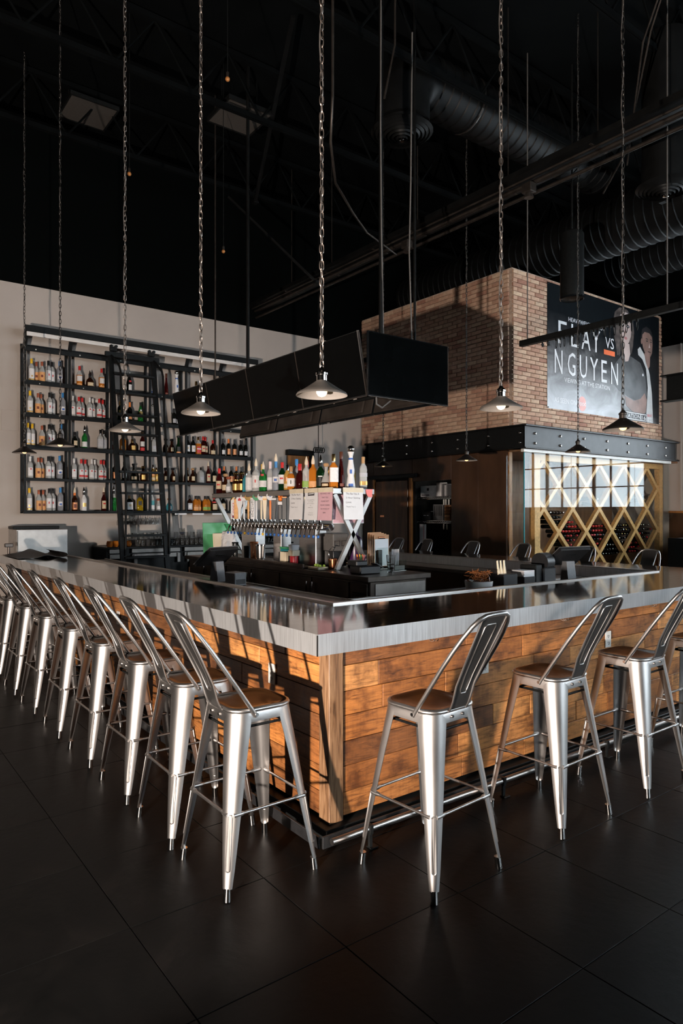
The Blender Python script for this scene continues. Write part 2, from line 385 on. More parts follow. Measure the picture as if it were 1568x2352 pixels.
# ---------------------------------------------------------------- the room
def wall_obj(name, boxes, mat):
    mb = MB()
    for b in boxes: mb.box(*b)
    o = mb.build(name, mat); o['kind'] = 'structure'; return o
X0, X1, Y0, Y1, ZC = -6.0, 11.4, -7.0, 8.0, 7.2
wall_obj('wall_back', [(X0-.2, X1+.2, Y1, Y1+.2, 0, ZC)], M['wall'])
wall_obj('wall_left', [(X0-.2, X0, Y0, Y1, 0, ZC)], M['dark_wall'])
# front wall (behind the camera) with its own daylight window
FW = (1.6, 9.2, 1.3, 4.2)
wall_obj('wall_front', [(X0-.2, FW[0], Y0-.2, Y0, 0, ZC), (FW[1], X1+.2, Y0-.2, Y0, 0, ZC), (FW[0], FW[1], Y0-.2, Y0, 0, FW[2]), (FW[0], FW[1], Y0-.2, Y0, FW[3], ZC)], M['dark_wall'])
RW = (-3.8, 3.40, 1.68, 4.52)
wall_obj('wall_right', [(X1, X1+.2, Y0, RW[0], 0, ZC), (X1, X1+.2, RW[1], Y1, 0, ZC), (X1, X1+.2, RW[0], RW[1], 0, RW[2]), (X1, X1+.2, RW[0], RW[1], RW[3], ZC)], M['wall'])
wall_obj('ceiling', [(X0-.2, X1+.2, Y0-.2, Y1+.2, ZC, ZC+.2)], M['black_ceiling'])
def window(name, axis, pos, a0, a1, z0, z1, na, nz, thick):
    w = struct(name)
    def bx(mb, u0, u1, v0, v1, h):
        if axis == 'x': mb.box(pos-h, pos+h, u0, u1, v0, v1)
        else: mb.box(u0, u1, pos-h, pos+h, v0, v1)
    mb = MB()
    for u0, u1, v0, v1 in ((a0, a1, z0, z0+.05), (a0, a1, z1-.05, z1), (a0, a0+.05, z0, z1), (a1-.05, a1, z0, z1)): bx(mb, u0, u1, v0, v1, .04)
    mb.build('window_frame', M['black_metal'], w)
    for i in range(1, na):
        u = a0+(a1-a0)*i/na; mb = MB(); h = .028 if i in thick else .010
        bx(mb, u-h, u+h, z0, z1, .03); mb.build('mullion', M['black_metal'], w)
    for k in range(1, nz):
        z = z0+(z1-z0)*k/nz; mb = MB(); bx(mb, a0, a1, z-.012, z+.012, .025); mb.build('glazing_bar', M['black_metal'], w)
    mb = MB(); bx(mb, a0, a1, z0, z1, .003); mb.build('pane', M['glass_window'], w)
    return w
window('window_1', 'x', 11.5, RW[0], RW[1], RW[2], RW[3], 18, 6, (3, 6, 9, 12, 15))
window('window_2', 'y', -7.1, FW[0], FW[1], FW[2], FW[3], 16, 6, (4, 8, 12))

# floor of separate slate tiles in grout
fl = MB().box(X0-.2, X1+.2, Y0-.2, Y1+.2, -.12, -.006).build('floor', M['grout']); fl['kind'] = 'structure'
def tile_mesh(w, d):
    return MB().bbox(-w/2+.0015, w/2-.0015, -d/2+.0015, d/2-.0015, -.02, 0, .0012)
tm = None
nx = 0
for i in range(-4, 12):
    for j in range(-4, 14):
        x = -.82+.6*i+.3; y = -.5+.6*j+.3
        if x > 8.4 or y > 7.9: continue
        cx, cy = x+1.764, y+2.521
        f = .6018*cx+.7986*cy; r = .7986*cx-.6018*cy
        if f < .5 or abs(r) > f*.62+1.2: continue
        if .4 < x < 4.9 and .4 < y < 6 and not (x < .9 or y < .9): pass
        if tm is None:
            o = tile_mesh(.6, .6).build('tile', M['tile'], fl); tm = o.data
        else: o = inst(tm, 'tile', fl)
        o.location = (x, y, random.uniform(-.0012, 0)); o.rotation_euler = (random.uniform(-.0018, .0018), random.uniform(-.0018, .0018), 0)
        nx += 1
# plain dark floor everywhere the camera cannot tell tiles apart
# ---------------------------------------------------------------- the bar
ZT, ZB = 1.067, .968
bar = thing('bar_counter', 'long U-shaped bar with dark glossy metal top and reclaimed plank front', 'bar', (0,0,0))
def slab(poly, name='countertop'):
    mb = MB(); n = len(poly)
    mb.cur = 0; mb.add([(x, y, ZT) for x, y in poly], [tuple(range(n))])
    mb.cur = 1
    b = .004
    mb.add([(x, y, ZT) for x, y in poly]+[(x, y, ZB) for x, y in poly], [(i, n+i, n+(i+1) % n, (i+1) % n) for i in range(n)]+[tuple(range(2*n-1, n-1, -1))])
    return mb.build(name, [M['bartop'], M['zinc']], bar)
BI, BJ, BE, BF0, BF1, BL = .68, .79, 7.15, 4.34, 5.05, 6.4
slab([(0,0), (BI,BJ), (BI,BE), (0,BE)]); slab([(0,0), (BF1,0), (BF0,BJ), (BI,BJ)]); slab([(BF1,0), (BF1,BL), (BF0,BL), (BF0,BJ)])
# raised rim along the inner edges
for a, b in (((BI-.02,BJ,0),(BI-.02,BE,0)), ((BI-.04,BJ-.02,0),(BF0+.04,BJ-.02,0)), ((BF0+.02,BJ,0),(BF0+.02,BL,0))):
    mb = MB(); mb.bar((a[0],a[1],ZT+.005), (b[0],b[1],ZT+.005), .036, .010); mb.build('edge_rim', M['brushed'], bar)
# thin chrome bead down the corner seam
MB().cyl((0.002,0.002,ZB), (0.002,0.002,ZT-.003), .004, n=6).build('corner_bead', M['chrome'], bar)
WX = .25
MB().box(WX+.03, WX+.09, WX+.03, BE-.05, .07, ZB).box(WX+.03, BF1-.15, WX+.03, WX+.09, .07, ZB).box(BF1-.25, BF1-.2, WX+.03, BL-.05, .07, ZB).build('carcass', M['black_metal'], bar)
rows = [.070, .190, .322, .448, .580, .704, .836, .968]
def plank(x0, x1, z0, z1, face):
    t = random.uniform(0, .004); g = .0016
    mb = MB(); mb.bbox(-(x1-x0)/2+g, (x1-x0)/2-g, 0, .026+t, -(z1-z0)/2+g, (z1-z0)/2-g, .002)
    o = mb.build('plank', M['plank'], bar)
    c = (x0+x1)/2; z = (z0+z1)/2
    if face == 'front': o.location = (c, WX+.03-.026-t, z)
    else: o.location = (WX+.03-.026-t, c, z); o.rotation_euler = (0, 0, -PI/2)
for face, end in (('front', BF1-.2), ('side', BE-.1)):
    for k in range(7):
        x = WX+.085+.001; 
        first = True
        while x < end-.01:
            w = random.choice((.42, .62, .85, 1.05, 1.3))*random.uniform(.85, 1.15)
            if first: w *= random.uniform(.55, 1.0); first = False
            x2 = min(end, x+w)
            if end-x2 < .2: x2 = end
            plank(x, x2, rows[k], rows[k+1], face); x = x2
MB().bbox(WX-.012, WX+.078, WX-.012, WX+.078, .055, ZB, .004).build('corner_post', M['post'], bar)
MB().bbox(WX-.06, BF1-.2, WX-.055, WX+.05, 0, .055, .003).bbox(WX-.055, WX+.05, WX+.05, BE, 0, .055, .003).build('plinth', M['black_metal'], bar)
MB().bbox(.07, BF1-.1, .055, .067, .055, .112, .002).bbox(.055, .067, .07, BE-.2, .055, .112, .002).build('kick_plate', M['black_plastic'], bar)
MB().tube([(.105, .034, .090), (BF1-.1, .034, .090)], .0165, 14).build('foot_rail', M['brushed'], bar, smooth=40)
for x in (.33, 1.31, 2.35, 3.4, 4.4):
    MB().bbox(x-.012, x+.012, .014, .055, .066, .112, .002).bbox(x-.011, x+.011, .022, .034, 0, .07, .002).bbox(x-.011, x+.035, .006, .044, 0, .006, .001).build('rail_bracket', M['black_metal'], bar)
def outlet(face, c, z):
    mb = MB(); mb.bbox(-.036, .036, -.007, 0, -.058, .058, .003)
    o = mb.build('outlet_plate', M['white_plastic'], bar)
    s = MB()
    for dz in (-.024, .024):
        s.box(-.009, -.006, -.0085, -.007, dz-.006, dz+.008); s.box(.006, .009, -.0085, -.007, dz-.006, dz+.006); s.box(-.003, .003, -.0085, -.007, dz-.014, dz-.009)
    s.build('socket', M['black_plastic'], o)
    if face == 'front': o.location = (c, WX, z)
    else: o.location = (WX, c, z); o.rotation_euler = (0, 0, -PI/2)
for x in (1.40, 2.72, 4.1): outlet('front', x, .705)
for y in (.80, 2.0, 3.35, 4.9): outlet('side', y, .705)
for x in (.78, 1.30, 1.92, 2.46, 2.98, 3.5):
    mb = MB()
    for s_ in (-1, 1):
        mb.tube([(x+s_*.012, .05-.02*math.cos(a), ZB-.012+.014*math.sin(a)) for a in [PI*k/6 for k in range(6, 13)]], .0032, 6)
    mb.box(x-.016, x+.016, .04, .07, ZB-.006, ZB)
    mb.build('purse_hook', M['chrome'], bar, smooth=40)
# work shelf inside the bar
ub = thing('under_bar_worktop', 'dull steel work shelf running round the inside of the bar', 'worktop', (.75, .85, 0))
MB().bbox(.72, 1.28, .85, 6.9, .93, .97).bbox(1.28, 4.2, .85, 1.45, .93, .97).bbox(3.9, 4.3, 1.45, 6.2, .93, .97).build('steel_top', M['brushed_dark'], ub, world=True)
MB().box(.74, 1.2, .9, 6.85, 0, .93).box(1.2, 4.2, .9, 1.4, 0, .93).box(3.95, 4.3, 1.45, 6.15, 0, .93).build('cabinet_front', M['dark_panel'], ub, world=True)
MB().bbox(1.27, 1.285, .85, 6.9, .90, .985).bbox(1.28, 4.2, 1.44, 1.455, .90, .985).build('front_edge', M['brushed'], ub, world=True)

# ---------------------------------------------------------------- stools
def rr(h, r, n=5):
    """rounded square outline, half width h"""
    P = []
    for cx, cy, a0 in ((h-r, h-r, 0), (-h+r, h-r, PI/2), (-h+r, -h+r, PI), (h-r, -h+r, 1.5*PI)):
        for k in range(n+1): a = a0+PI/2*k/n; P.append((cx+r*math.cos(a), cy+r*math.sin(a)))
    return P
def make_stool(label):
    t = thing('bar_stool', label, 'stool')
    rings = [(.05,.753),(.10,.754),(.130,.757),(.150,.763),(.159,.761),(.163,.754),(.1615,.747),(.157,.743),(.159,.738),(.160,.702),(.157,.702),(.156,.740),(.12,.746),(.05,.746)]
    mb = MB(); n = 24
    for h, z in rings:
        mb.v += [(x, y, z) for x, y in rr(h, h*.52)]
    for i in range(len(rings)-1):
        for k in range(n): mb.f.append((i*n+k, (i+1)*n+k, (i+1)*n+(k+1) % n, i*n+(k+1) % n)); mb.m.append(0)
    mb.f.append(tuple(range(n))); mb.m.append(0); L_ = len(rings)-1
    mb.f.append(tuple(L_*n+k for k in range(n-1, -1, -1))); mb.m.append(0)
    mb.m = [1 if 2 < i//n < len(rings)-1 else 0 for i in range(len(mb.f))]
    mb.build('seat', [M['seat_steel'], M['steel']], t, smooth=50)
    # legs
    lv = [(.742,.157,.088),(.70,.162,.088),(.55,.180,.075),(.40,.197,.063),(.25,.213,.050),(.12,.2265,.038),(.05,.2335,.029)]
    for ix, (sx, sy) in enumerate(((1,1),(-1,1),(-1,-1),(1,-1))):
        mb = MB(); K = 8
        for off in (0, .003):
            for z, e, w in lv:
                R = w*.86; e2 = e-off; R2 = max(R-off, .004)
                pts = [(e2, e-w)]
                for k in range(K+1):
                    a = PI/2*k/K; pts.append((e2-R2+R2*math.cos(a), e2-R2+R2*math.sin(a)))
                pts.append((e-w, e2))
                mb.v += [(sx*x, sy*y, z) for x, y in pts]
        m_ = K+3; nl = len(lv)
        fl_ = sx*sy < 0
        def q(a, b, c, d): mb.f.append((a, b, c, d) if not fl_ else (d, c, b, a)); mb.m.append(0)
        for o_ in (0, 1):
            B = o_*nl*m_
            for i in range(nl-1):
                for k in range(m_-1):
                    a = B+i*m_+k; 
                    if o_ == 0: q(a, a+m_, a+m_+1, a+1)
                    else: q(a, a+1, a+m_+1, a+m_)
        B = nl*m_
        for i in range(nl-1):
            q(i*m_, B+i*m_, B+(i+1)*m_, (i+1)*m_); k = m_-1
            q(i*m_+k, (i+1)*m_+k, B+(i+1)*m_+k, B+i*m_+k)
        lg = mb.build('leg', M['steel'], t, smooth=50)
        # pressed slot on the leg's outer corner, its shade a dark face
        dv = Vector((sx, sy, 0)).normalized(); tv = Vector((-sy, sx, 0)).normalized()
        def corner(z):
            for (za, ea, wa), (zb, eb, wb) in zip(lv, lv[1:]):
                if zb <= z <= za: f = (za-z)/(za-zb); e = ea+(eb-ea)*f; w = wa+(wb-wa)*f; break
            R = w*.86; d = (e-R)*math.sqrt(2)+R
            return dv*d+Vector((0, 0, z))
        P = []
        for k in range(7): a = PI*k/6; c = corner(.33); P.append(c+tv*.0085*math.cos(a)+Vector((0,0,.0085*math.sin(a)))+dv*.0004)
        for k in range(7): a = PI+PI*k/6; c = corner(.125); P.append(c+tv*.0085*math.cos(a)+Vector((0,0,.0085*math.sin(a)))+dv*.0004)
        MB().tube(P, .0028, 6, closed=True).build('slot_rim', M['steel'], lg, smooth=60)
        mb = MB(); mb.add([p+dv*.0012 for p in P], [tuple(range(14))] if fl_ else [tuple(range(13, -1, -1))]); mb.build('slot_shade', M['steel_splat'], lg)
        fp = [Vector((sx*.2165, sy*.2165, .052)), Vector((sx*.2205, sy*.2205, 0))]
        MB().tube(fp, [.0155, .0175], 10).build('foot', M['chrome'], lg, smooth=50)
    for a, b in (((1,1),(-1,1)), ((-1,1),(-1,-1)), ((-1,-1),(1,-1)), ((1,-1),(1,1))):
        z = .335; e = .196
        p0, p1 = Vector((a[0]*e, a[1]*e, z)), Vector((b[0]*e, b[1]*e, z)); d = (p1-p0).normalized()
        mb = MB(); mb.cyl(p0+d*.055, p1-d*.055, .0065, n=8); mb.tube([p0+d*.018, p0+d*.055, p0+d*.072], [.010,.011,.006], 8); mb.tube([p1-d*.018, p1-d*.055, p1-d*.072], [.010,.011,.006], 8)
        mb.build('stretcher', M['steel'], t, smooth=50)
    for s_ in (-1, 1):
        MB().tube([(s_*.13, -.14, .676), (s_*.13, .14, .676)], .006, 6).build('seat_brace', M['black_metal'], t, smooth=50)
        MB().tube([(-.14, s_*.13, .664), (.14, s_*.13, .664)], .006, 6).build('seat_brace', M['black_metal'], t, smooth=50)
    # back splat, flaring to the top
    S = [(0,-.158,.748,.118),(.03,-.172,.772,.118),(.08,-.183,.80,.120),(.2,-.204,.87,.126),(.45,-.262,.985,.142),(.7,-.316,1.09,.157),(1,-.365,1.188,.172)]
    mb = MB()
    for off in (0, .003):
        for s_, y, z, w in S:
            for u in (-.5, -.47, -.2, .2, .47, .5):
                mb.v.append((u*w, y-(.006 if abs(u) == .5 else 0)+off, z))
    m_ = 6; nl = len(S); B = nl*m_
    for i in range(nl-1):
        for k in range(m_-1):
            a = i*m_+k; mb.f.append((a, a+1, a+m_+1, a+m_)); mb.m.append(0); mb.f.append((B+a, B+a+m_, B+a+m_+1, B+a+1)); mb.m.append(0)
        a = i*m_; mb.f.append((a, a+m_, B+a+m_, B+a)); mb.m.append(0); a += m_-1; mb.f.append((a, B+a, B+a+m_, a+m_)); mb.m.append(0)
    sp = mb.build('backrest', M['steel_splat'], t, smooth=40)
    def onback(u, s_):
        for (sa, ya, za, wa), (sb, yb, zb, wb) in zip(S, S[1:]):
            if sa <= s_ <= sb:
                f = (s_-sa)/(sb-sa); return Vector((u*(wa+(wb-wa)*f), ya+(yb-ya)*f-.0008, za+(zb-za)*f))
    for s_ in (-1, 1):
        MB().tube([onback(s_*.5, q_)+Vector((0,-.003,0)) for q_ in (.0,.03,.08,.2,.45,.7,1)], .0042, 6).build('edge_bead', M['steel'], sp, smooth=60)
    P = [onback(-.19,.16), onback(-.2,.3), onback(-.22,.5), onback(-.23,.7), onback(-.23,.84), onback(-.17,.88), onback(.17,.88), onback(.23,.84), onback(.23,.7), onback(.22,.5), onback(.2,.3), onback(.19,.16), onback(.13,.13), onback(-.13,.13)]
    MB().tube(P, .0026, 6, closed=True).build('pressed_panel', M['steel'], sp, smooth=60)
    # tubular hoop
    def lean(l, f):  return (l, -.055-.315*f, .735+.458*f)
    H = [(.163,-.02),(.163,.05),(.1625,.3),(.160,.5),(.153,.66),(.141,.79),(.122,.90),(.098,.965),(.066,.995),(.03,1.0)]
    P = [lean(a, b) for a, b in H]+[lean(-a, b) for a, b in reversed(H)]
    hp = MB().tube(P, .0098, 10).build('back_hoop', M['steel'], t, smooth=60)
    for s_ in (-1, 1):
        MB().cyl((s_*.158,-.052,.735), (s_*.176,-.052,.735), .0085, n=8).build('bolt', M['chrome'], t, smooth=50)
        MB().cyl((s_*.036,-.150,.726), (s_*.036,-.168,.726), .007, n=8).build('bolt', M['chrome'], t, smooth=50)
    return t
st0 = make_stool('x')
stools = [((.445,-.262), 4, 'bare steel stool on the right of the bar corner, nearest to it'),
 ((1.36,-.245), 2, 'bare steel stool right of the corner, second along the plank front'),
 ((2.17,-.248), 1, 'bare steel stool right of the corner, third along the plank front'),
 ((3.02,-.245), 0, 'bare steel stool cut by the right edge, fourth along the plank front'),
 ((-.213,.255), -90, 'bare steel stool just left of the bar corner, nearest to the camera'),
 ((-.218,.81), -91, 'steel stool second from the corner in the left row'),
 ((-.213,1.44), -90, 'steel stool third from the corner in the left row'),
 ((-.21,2.12), -90, 'steel stool fourth from the corner in the left row'),
 ((-.21,2.82), -91, 'steel stool fifth from the corner in the left row'),
 ((-.21,3.57), -89, 'steel stool sixth from the corner in the left row'),
 ((-.21,4.27), -90, 'steel stool seventh from the corner in the left row'),
 ((-.21,4.98), -90, 'steel stool at the far end of the left row, cut by the left edge'),
 ((5.36,5.83), 90, 'steel stool behind the far counter, farthest left, half hidden by clipboards'),
 ((5.36,5.17), 92, 'steel stool behind the far counter, in front of the shelved doorway'),
 ((5.36,4.22), 91, 'steel stool behind the far counter, in front of the dark panelled wall'),
 ((5.36,3.34), 89, 'steel stool behind the far counter, in front of the glass corner'),
 ((5.36,2.38), 90, 'steel stool behind the far counter, right behind the tilted screen'),
 ((5.30,1.53), 92, 'steel stool behind the far counter, in front of the wine lattice and orange booth')]
for i, ((x, y), a, lab) in enumerate(stools):
    g = 'bar stools round the counter'
    if i == 0: st0.location = (x, y, 0); st0.rotation_euler = (0, 0, math.radians(a)); st0['label'] = lab; st0['group'] = g
    else: dup(st0, (x, y, 0), math.radians(a), lab, g)

# unseen low table, added to keep the low light off the near floor
t = thing('floor_shading_table', 'dark unseen table added left of the photographer to shade the near floor', 'table', (-2.42,-1.56,0))
MB().bbox(-.82,.82,-.36,.36,.545,.58,.006).build('table_top', M['black_metal'], t)
MB().cyl((0,0,.03),(0,0,.545),.045,n=12).build('pedestal', M['black_metal'], t, smooth=40); MB().bbox(-.35,.35,-.26,.26,0,.03,.006).build('table_base', M['black_metal'], t)
# ---------------------------------------------------------------- pendant lamps
def chain_mesh(length, pitch=.040, lw=.0115, ll=.0265, wire=.0029):
    mb = MB(); n = int(length/pitch)
    for i in range(n):
        z = pitch*i; P = []
        rot = (i % 2)*PI/2+math.sin(i*.37)*.35
        for k in range(10):
            a = 2*PI*k/10; u = lw*math.cos(a)*.9; w = ll*math.sin(a)
            P.append((u*math.cos(rot), u*math.sin(rot), z+w))
        mb.tube(P, wire, 4, closed=True)
    return mb
def make_pendant(kind, R):
    t = thing('pendant_lamp', 'x', 'lamp')
    outer = M['lamp_outer'] if kind == 'pale' else M['lamp_dark']
    h = R*.56
    mb = MB(); mb.cur = 0
    prof = [(R+.003,-.002),(R+.002,.004),(R*.97,.012),(R*.72,h*.42),(R*.40,h*.80),(R*.26,h*.97),(R*.20,h+.004),(.020,h+.008)]
    mb.lathe(prof, n=32, capb=False, capt=True)
    mb.cur = 1
    inn = [(R+.003,-.002),(R*.985,.004),(R*.94,.012),(R*.69,h*.42),(R*.37,h*.78),(R*.18,h*.93),(.012,h*.94)]
    b = len(mb.v)
    mb.lathe(inn, n=32, capb=False, capt=True)
    mb.build('lamp_shade', [outer, M['lamp_inner']], t, smooth=45)
    cap = M['chrome'] if kind == 'pale' else M['conduit']
    MB().lathe([(.026,h),(.026,h+.028),(.030,h+.030),(.030,h+.040),(.024,h+.046),(.014,h+.056),(.009,h+.068)], n=16).build('socket', cap, t, smooth=35)
    bl = MB().lathe([(.010,h*.90),(.013,h*.75),(.022,h*.50),(.028,.026),(.026,.010),(.017,-.003),(.002,-.008)][::-1], n=14).build('bulb', M['bulb_on'] if kind == 'pale' else M['bulb_dim'], t, smooth=60)
    top = h+.062
    MB().tube([(.008*math.cos(a), .008*math.sin(a), top+.012+.002*0+ .010*math.sin(2*a)*0) for a in [2*PI*k/10 for k in range(10)]], .0025, 5, closed=True).build('hanging_ring', cap, t, smooth=60)
    ch = chain_mesh(4.90).build('chain', M['chain'] if kind == 'pale' else M['chain_dark'], t, smooth=60); ch.location = (0, 0, top+.02)
    P = [(.006*math.sin(i*.9), .006*math.cos(i*.7)+.004, top+i*.06) for i in range(78)]
    MB().tube(P, .0030, 5).build('flex_cord', M['cord'], t, smooth=60)
    return t
pp = make_pendant('pale', .122); pd = make_pendant('dark', .136)
pend = [(pp,(.15,.178,2.185),'metal cone pendant lamp hanging over the bar corner, largest one'),
        (pp,(.15,1.516,2.252),'metal cone pendant lamp over the left counter, second from the corner'),
        (pp,(.15,2.909,2.272),'metal cone pendant lamp in front of the ladder'),
        (pd,(.15,4.82,2.300),'dark cone pendant lamp before the wall shelves, second from the left edge'),
        (pd,(.15,6.408,2.335),'dark cone pendant lamp nearest the left edge'),
        (pp,(1.436,.15,2.235),'metal cone pendant lamp in front of the brick corner'),
        (pd,(2.752,.15,2.205),'dark cone pendant lamp below the poster, over the right counter'),
        (pd,(4.95,1.99,2.292),'dark cone pendant lamp in front of the lit glass partition'),
        (pd,(4.95,3.658,2.296),'small dark cone pendant lamp before the dark panelled wall'),
        (pd,(4.95,5.338,2.308),'small dark cone pendant lamp farthest back, beside the tall bottles')]
used = set()
for src, loc, lab in pend:
    g = 'pendant lamps over the bar'
    if src.name not in used: used.add(src.name); src.location = loc; src['label'] = lab; src['group'] = g
    else: dup(src, loc, random.uniform(0, 1), lab, g)

# ---------------------------------------------------------------- televisions
def make_tv(w=.955, h=.555):
    t = thing('television', 'x', 'television')
    # local: screen faces -Y, bottom edge on the origin, x centred
    MB().bbox(-w/2, w/2, .004, .03, 0, h, .004).build('bezel', M['black_gloss'], t)
    MB().bbox(-w/2+.009, w/2-.009, .0005, .0045, .016, h-.009, .001).build('screen', M['screen'], t)
    mb = MB(); mb.bbox(-w/2+.012, w/2-.012, .03, .046, .012, h-.012, .006); mb.bbox(-w*.36, w*.36, .044, .075, .03, h*.62, .012)
    for k in range(7): mb.box(-.2+k*.06, -.165+k*.06, .0745, .0765, .20, .21)
    mb.bbox(-.2, .2, .075, .083, .02, .028, .002)
    mb.build('back_shell', M['tv_back'], t)
    MB().box(-w/2+.001, w/2-.001, .0, .004, 0, .003).box(w/2-.003, w/2, .002, .028, 0, h).build('trim_strip', M['brushed_dark'], t)
    mb = MB(); mb.box(-.012, .012, .012, .022, -.006, 0); mb.box(w*.3, w*.3+.05, .01, .03, -.008, 0)
    mb.build('indicator', M['chrome'], t)
    return t
tv0 = make_tv(); g = 'televisions hung over the island'
def place_tv(loc, rz, tilt, label, first=[True]):
    if first[0]: o = tv0; first[0] = False
    else: o = dup(tv0, loc)
    o.location = loc; o.rotation_mode = 'XYZ'; o.rotation_euler = (tilt, 0, rz); o['label'] = label; o['group'] = g
place_tv((2.36,1.94,2.60), 0, math.radians(0), 'black television facing the right counter, nearest the brick wall')
for k, lab in enumerate(('black television facing the left counter, behind the corner lamp', 'black television facing the left counter, second from the near end',
                         'black television facing the left counter, third from the near end', 'black television at the far left end of the hung row')):
    place_tv((1.90, 2.47+.962*k, 2.605), -PI/2, math.radians(11), lab)
for k, lab in enumerate(('television seen from behind, under the near one, closest to the brick wall', 'television seen from behind below the row, second from the right',
                         'television seen from behind below the row, second from the left', 'television seen from behind below the row, farthest left')):
    place_tv((2.84, 2.52+.968*k, 2.635), PI/2, math.radians(13), lab)
mf = thing('television_mount', 'black pipe frame holding the televisions up to the ceiling', 'mount', (2.36, 3.9, 2.7))
mb = MB()
for x in (2.2, 2.52): mb.tube([(x,2.05,3.02),(x,6.1,3.02)], .024, 8); mb.tube([(x,2.05,2.75),(x,6.1,2.75)], .02, 8)
mb.build('mount_rail', M['black_metal'], mf, world=True, smooth=50)
for y in (2.15,2.9,3.85,4.8,5.75): MB().bar((2.10,y,2.9),(2.60,y,2.9), .04,.05).bar((2.36,y,2.72),(2.36,y,3.04),.05,.04).build('mount_arm', M['black_metal'], mf, world=True)
for x, y in ((2.36,2.34),(2.40,2.40),(2.36,4.86),(2.75,2.3)): MB().tube([(x,y,2.75),(x,y,7.18)], .021 if x == 2.36 else .013, 8).build('drop_pipe', M['ceiling_metal'], mf, world=True, smooth=50)
MB().tube([(2.35,5.72,2.85),(2.35,5.72,7.18)], .010, 6).build('drop_pipe', M['conduit'], mf, world=True, smooth=50)
for pts in ([(2.33,2.3,7.1),(2.33,2.31,5.2),(2.35,2.32,4.2),(2.38,2.33,3.2)], [(2.70,2.28,6.2),(2.70,2.3,4.8),(2.68,2.3,4.1),(2.72,2.3,3.1)], [(2.0,1.98,2.62),(2.02,2.0,2.55),(2.1,2.02,2.53),(2.2,2.02,2.60)]):
    MB().tube(pts, .008, 5).build('cable', M['cord'], mf, world=True, smooth=60)

# ---------------------------------------------------------------- overhead services
def duct(name, label, p0, p1, r, pitch=.14):
    t = thing(name, label, 'duct', p0)
    d = Vector(p1)-Vector(p0); n = int(d.length/pitch); P = []; R = []
    for i in range(n+1):
        for dx, k in ((0,1.0),(.42,1.0),(.5,1.035),(.58,1.0)):
            f = min((i+dx)/n, 1); P.append(Vector(p0)+d*f); R.append(r*k)
            if i == n: break
    MB().tube(P, R, 22, cap=True).build('duct_pipe', M['ceiling_metal'], t, world=True, smooth=40)
    return t
def diffuser(label, c, R, neck):
    t = thing('round_diffuser', label, 'vent', c)
    for k in range(7):
        r = R*(1-.135*k); z = -.012*k+.02
        MB().lathe([(r*.90, z-.022),(r, z),(r, z+.006),(r*.88, z-.012)], n=28, capb=False, capt=False).build('ring', M['ceiling_metal'], t, smooth=40)
    MB().lathe([(.005,-.085),(.03,-.08),(.035,-.06)], n=12).build('hub', M['chrome'], t, smooth=50)
    MB().cyl((0,0,.02),(0,0,neck), R*.78, n=24).build('neck', M['ceiling_metal'], t, smooth=40)
    return t
d1 = duct('air_duct', 'black spiral duct with an elbow, highest one near the middle', (3.80,3.28,6.62), (7.35,3.28,6.66), .315)
P = [(3.80-.33*math.sin(a), 3.28, 6.62-.33+.33*math.cos(a)) for a in [PI/2*k/7 for k in range(8)]]+[(3.47,3.28,6.04)]
MB().tube(P, .315, 22).build('elbow', M['ceiling_metal'], d1, world=True, smooth=35)
MB().lathe([(.328,-.015),(.333,0),(.328,.015)], n=24, capb=False, capt=False).build('strap', M['conduit'], d1, loc=(0,0,0)).rotation_euler = (0, PI/2, 0)
sb_ = d1.children[-1]; sb_.location = (.72, 0, .008)
diffuser('black round ceiling diffuser below the duct elbow', (3.47,3.28,5.93), .355, .10)
duct('air_duct', 'long black spiral duct above the brick wall', (7.9,-1.2,6.0), (7.9,7.9,6.0), .42)
duct('air_duct', 'black spiral duct at the right edge, lowest one', (9.9,-1.2,6.15), (9.9,4.6,6.15), .36)
diffuser('black round ceiling diffuser at the right edge', (5.35,1.2,5.05), .30, 1.6)
cr = thing('conduit_run', 'bundle of dusty conduits crossing under the ceiling to the back wall', 'pipe', (4.23,4,5.12))
for dx, dz, r in ((0,0,.022),(.07,.02,.016),(-.06,.03,.013),(.13,-.05,.018),(.02,-.11,.02)):
    MB().tube([(4.23+dx,-.9,5.12+dz),(4.23+dx,3,5.13+dz),(4.23+dx,7.95,5.14+dz)], r, 8).build('conduit', M['conduit'], cr, world=True, smooth=50)
MB().box(4.08,4.42,-.9,7.95,5.18,5.24).build('strut', M['ceiling_metal'], cr, world=True)
for y in (.2,1.3,2.4,3.85,4.6,5.7,6.8): MB().box(4.12,4.40,y-.012,y+.012,5.17,5.25).cyl((4.25,y,5.2),(4.25,y,7.2),.006,n=6).build('hanger', M['conduit'], cr, world=True)
for y, z in ((2.05,5.0),(3.95,5.0)):
    t = thing('junction_box', 'small pale junction box on the conduit run, %s' % ('right of the brick corner' if y < 3 else 'left of the brick wall'), 'box', (4.16,y,z))
    MB().bbox(-.05,.05,-.06,.06,-.01,.09,.006).build('box_body', M['conduit'], t); MB().cyl((0,0,-.01),(0,0,-.06),.035,.05,n=12).build('box_collar', M['conduit'], t, smooth=40)
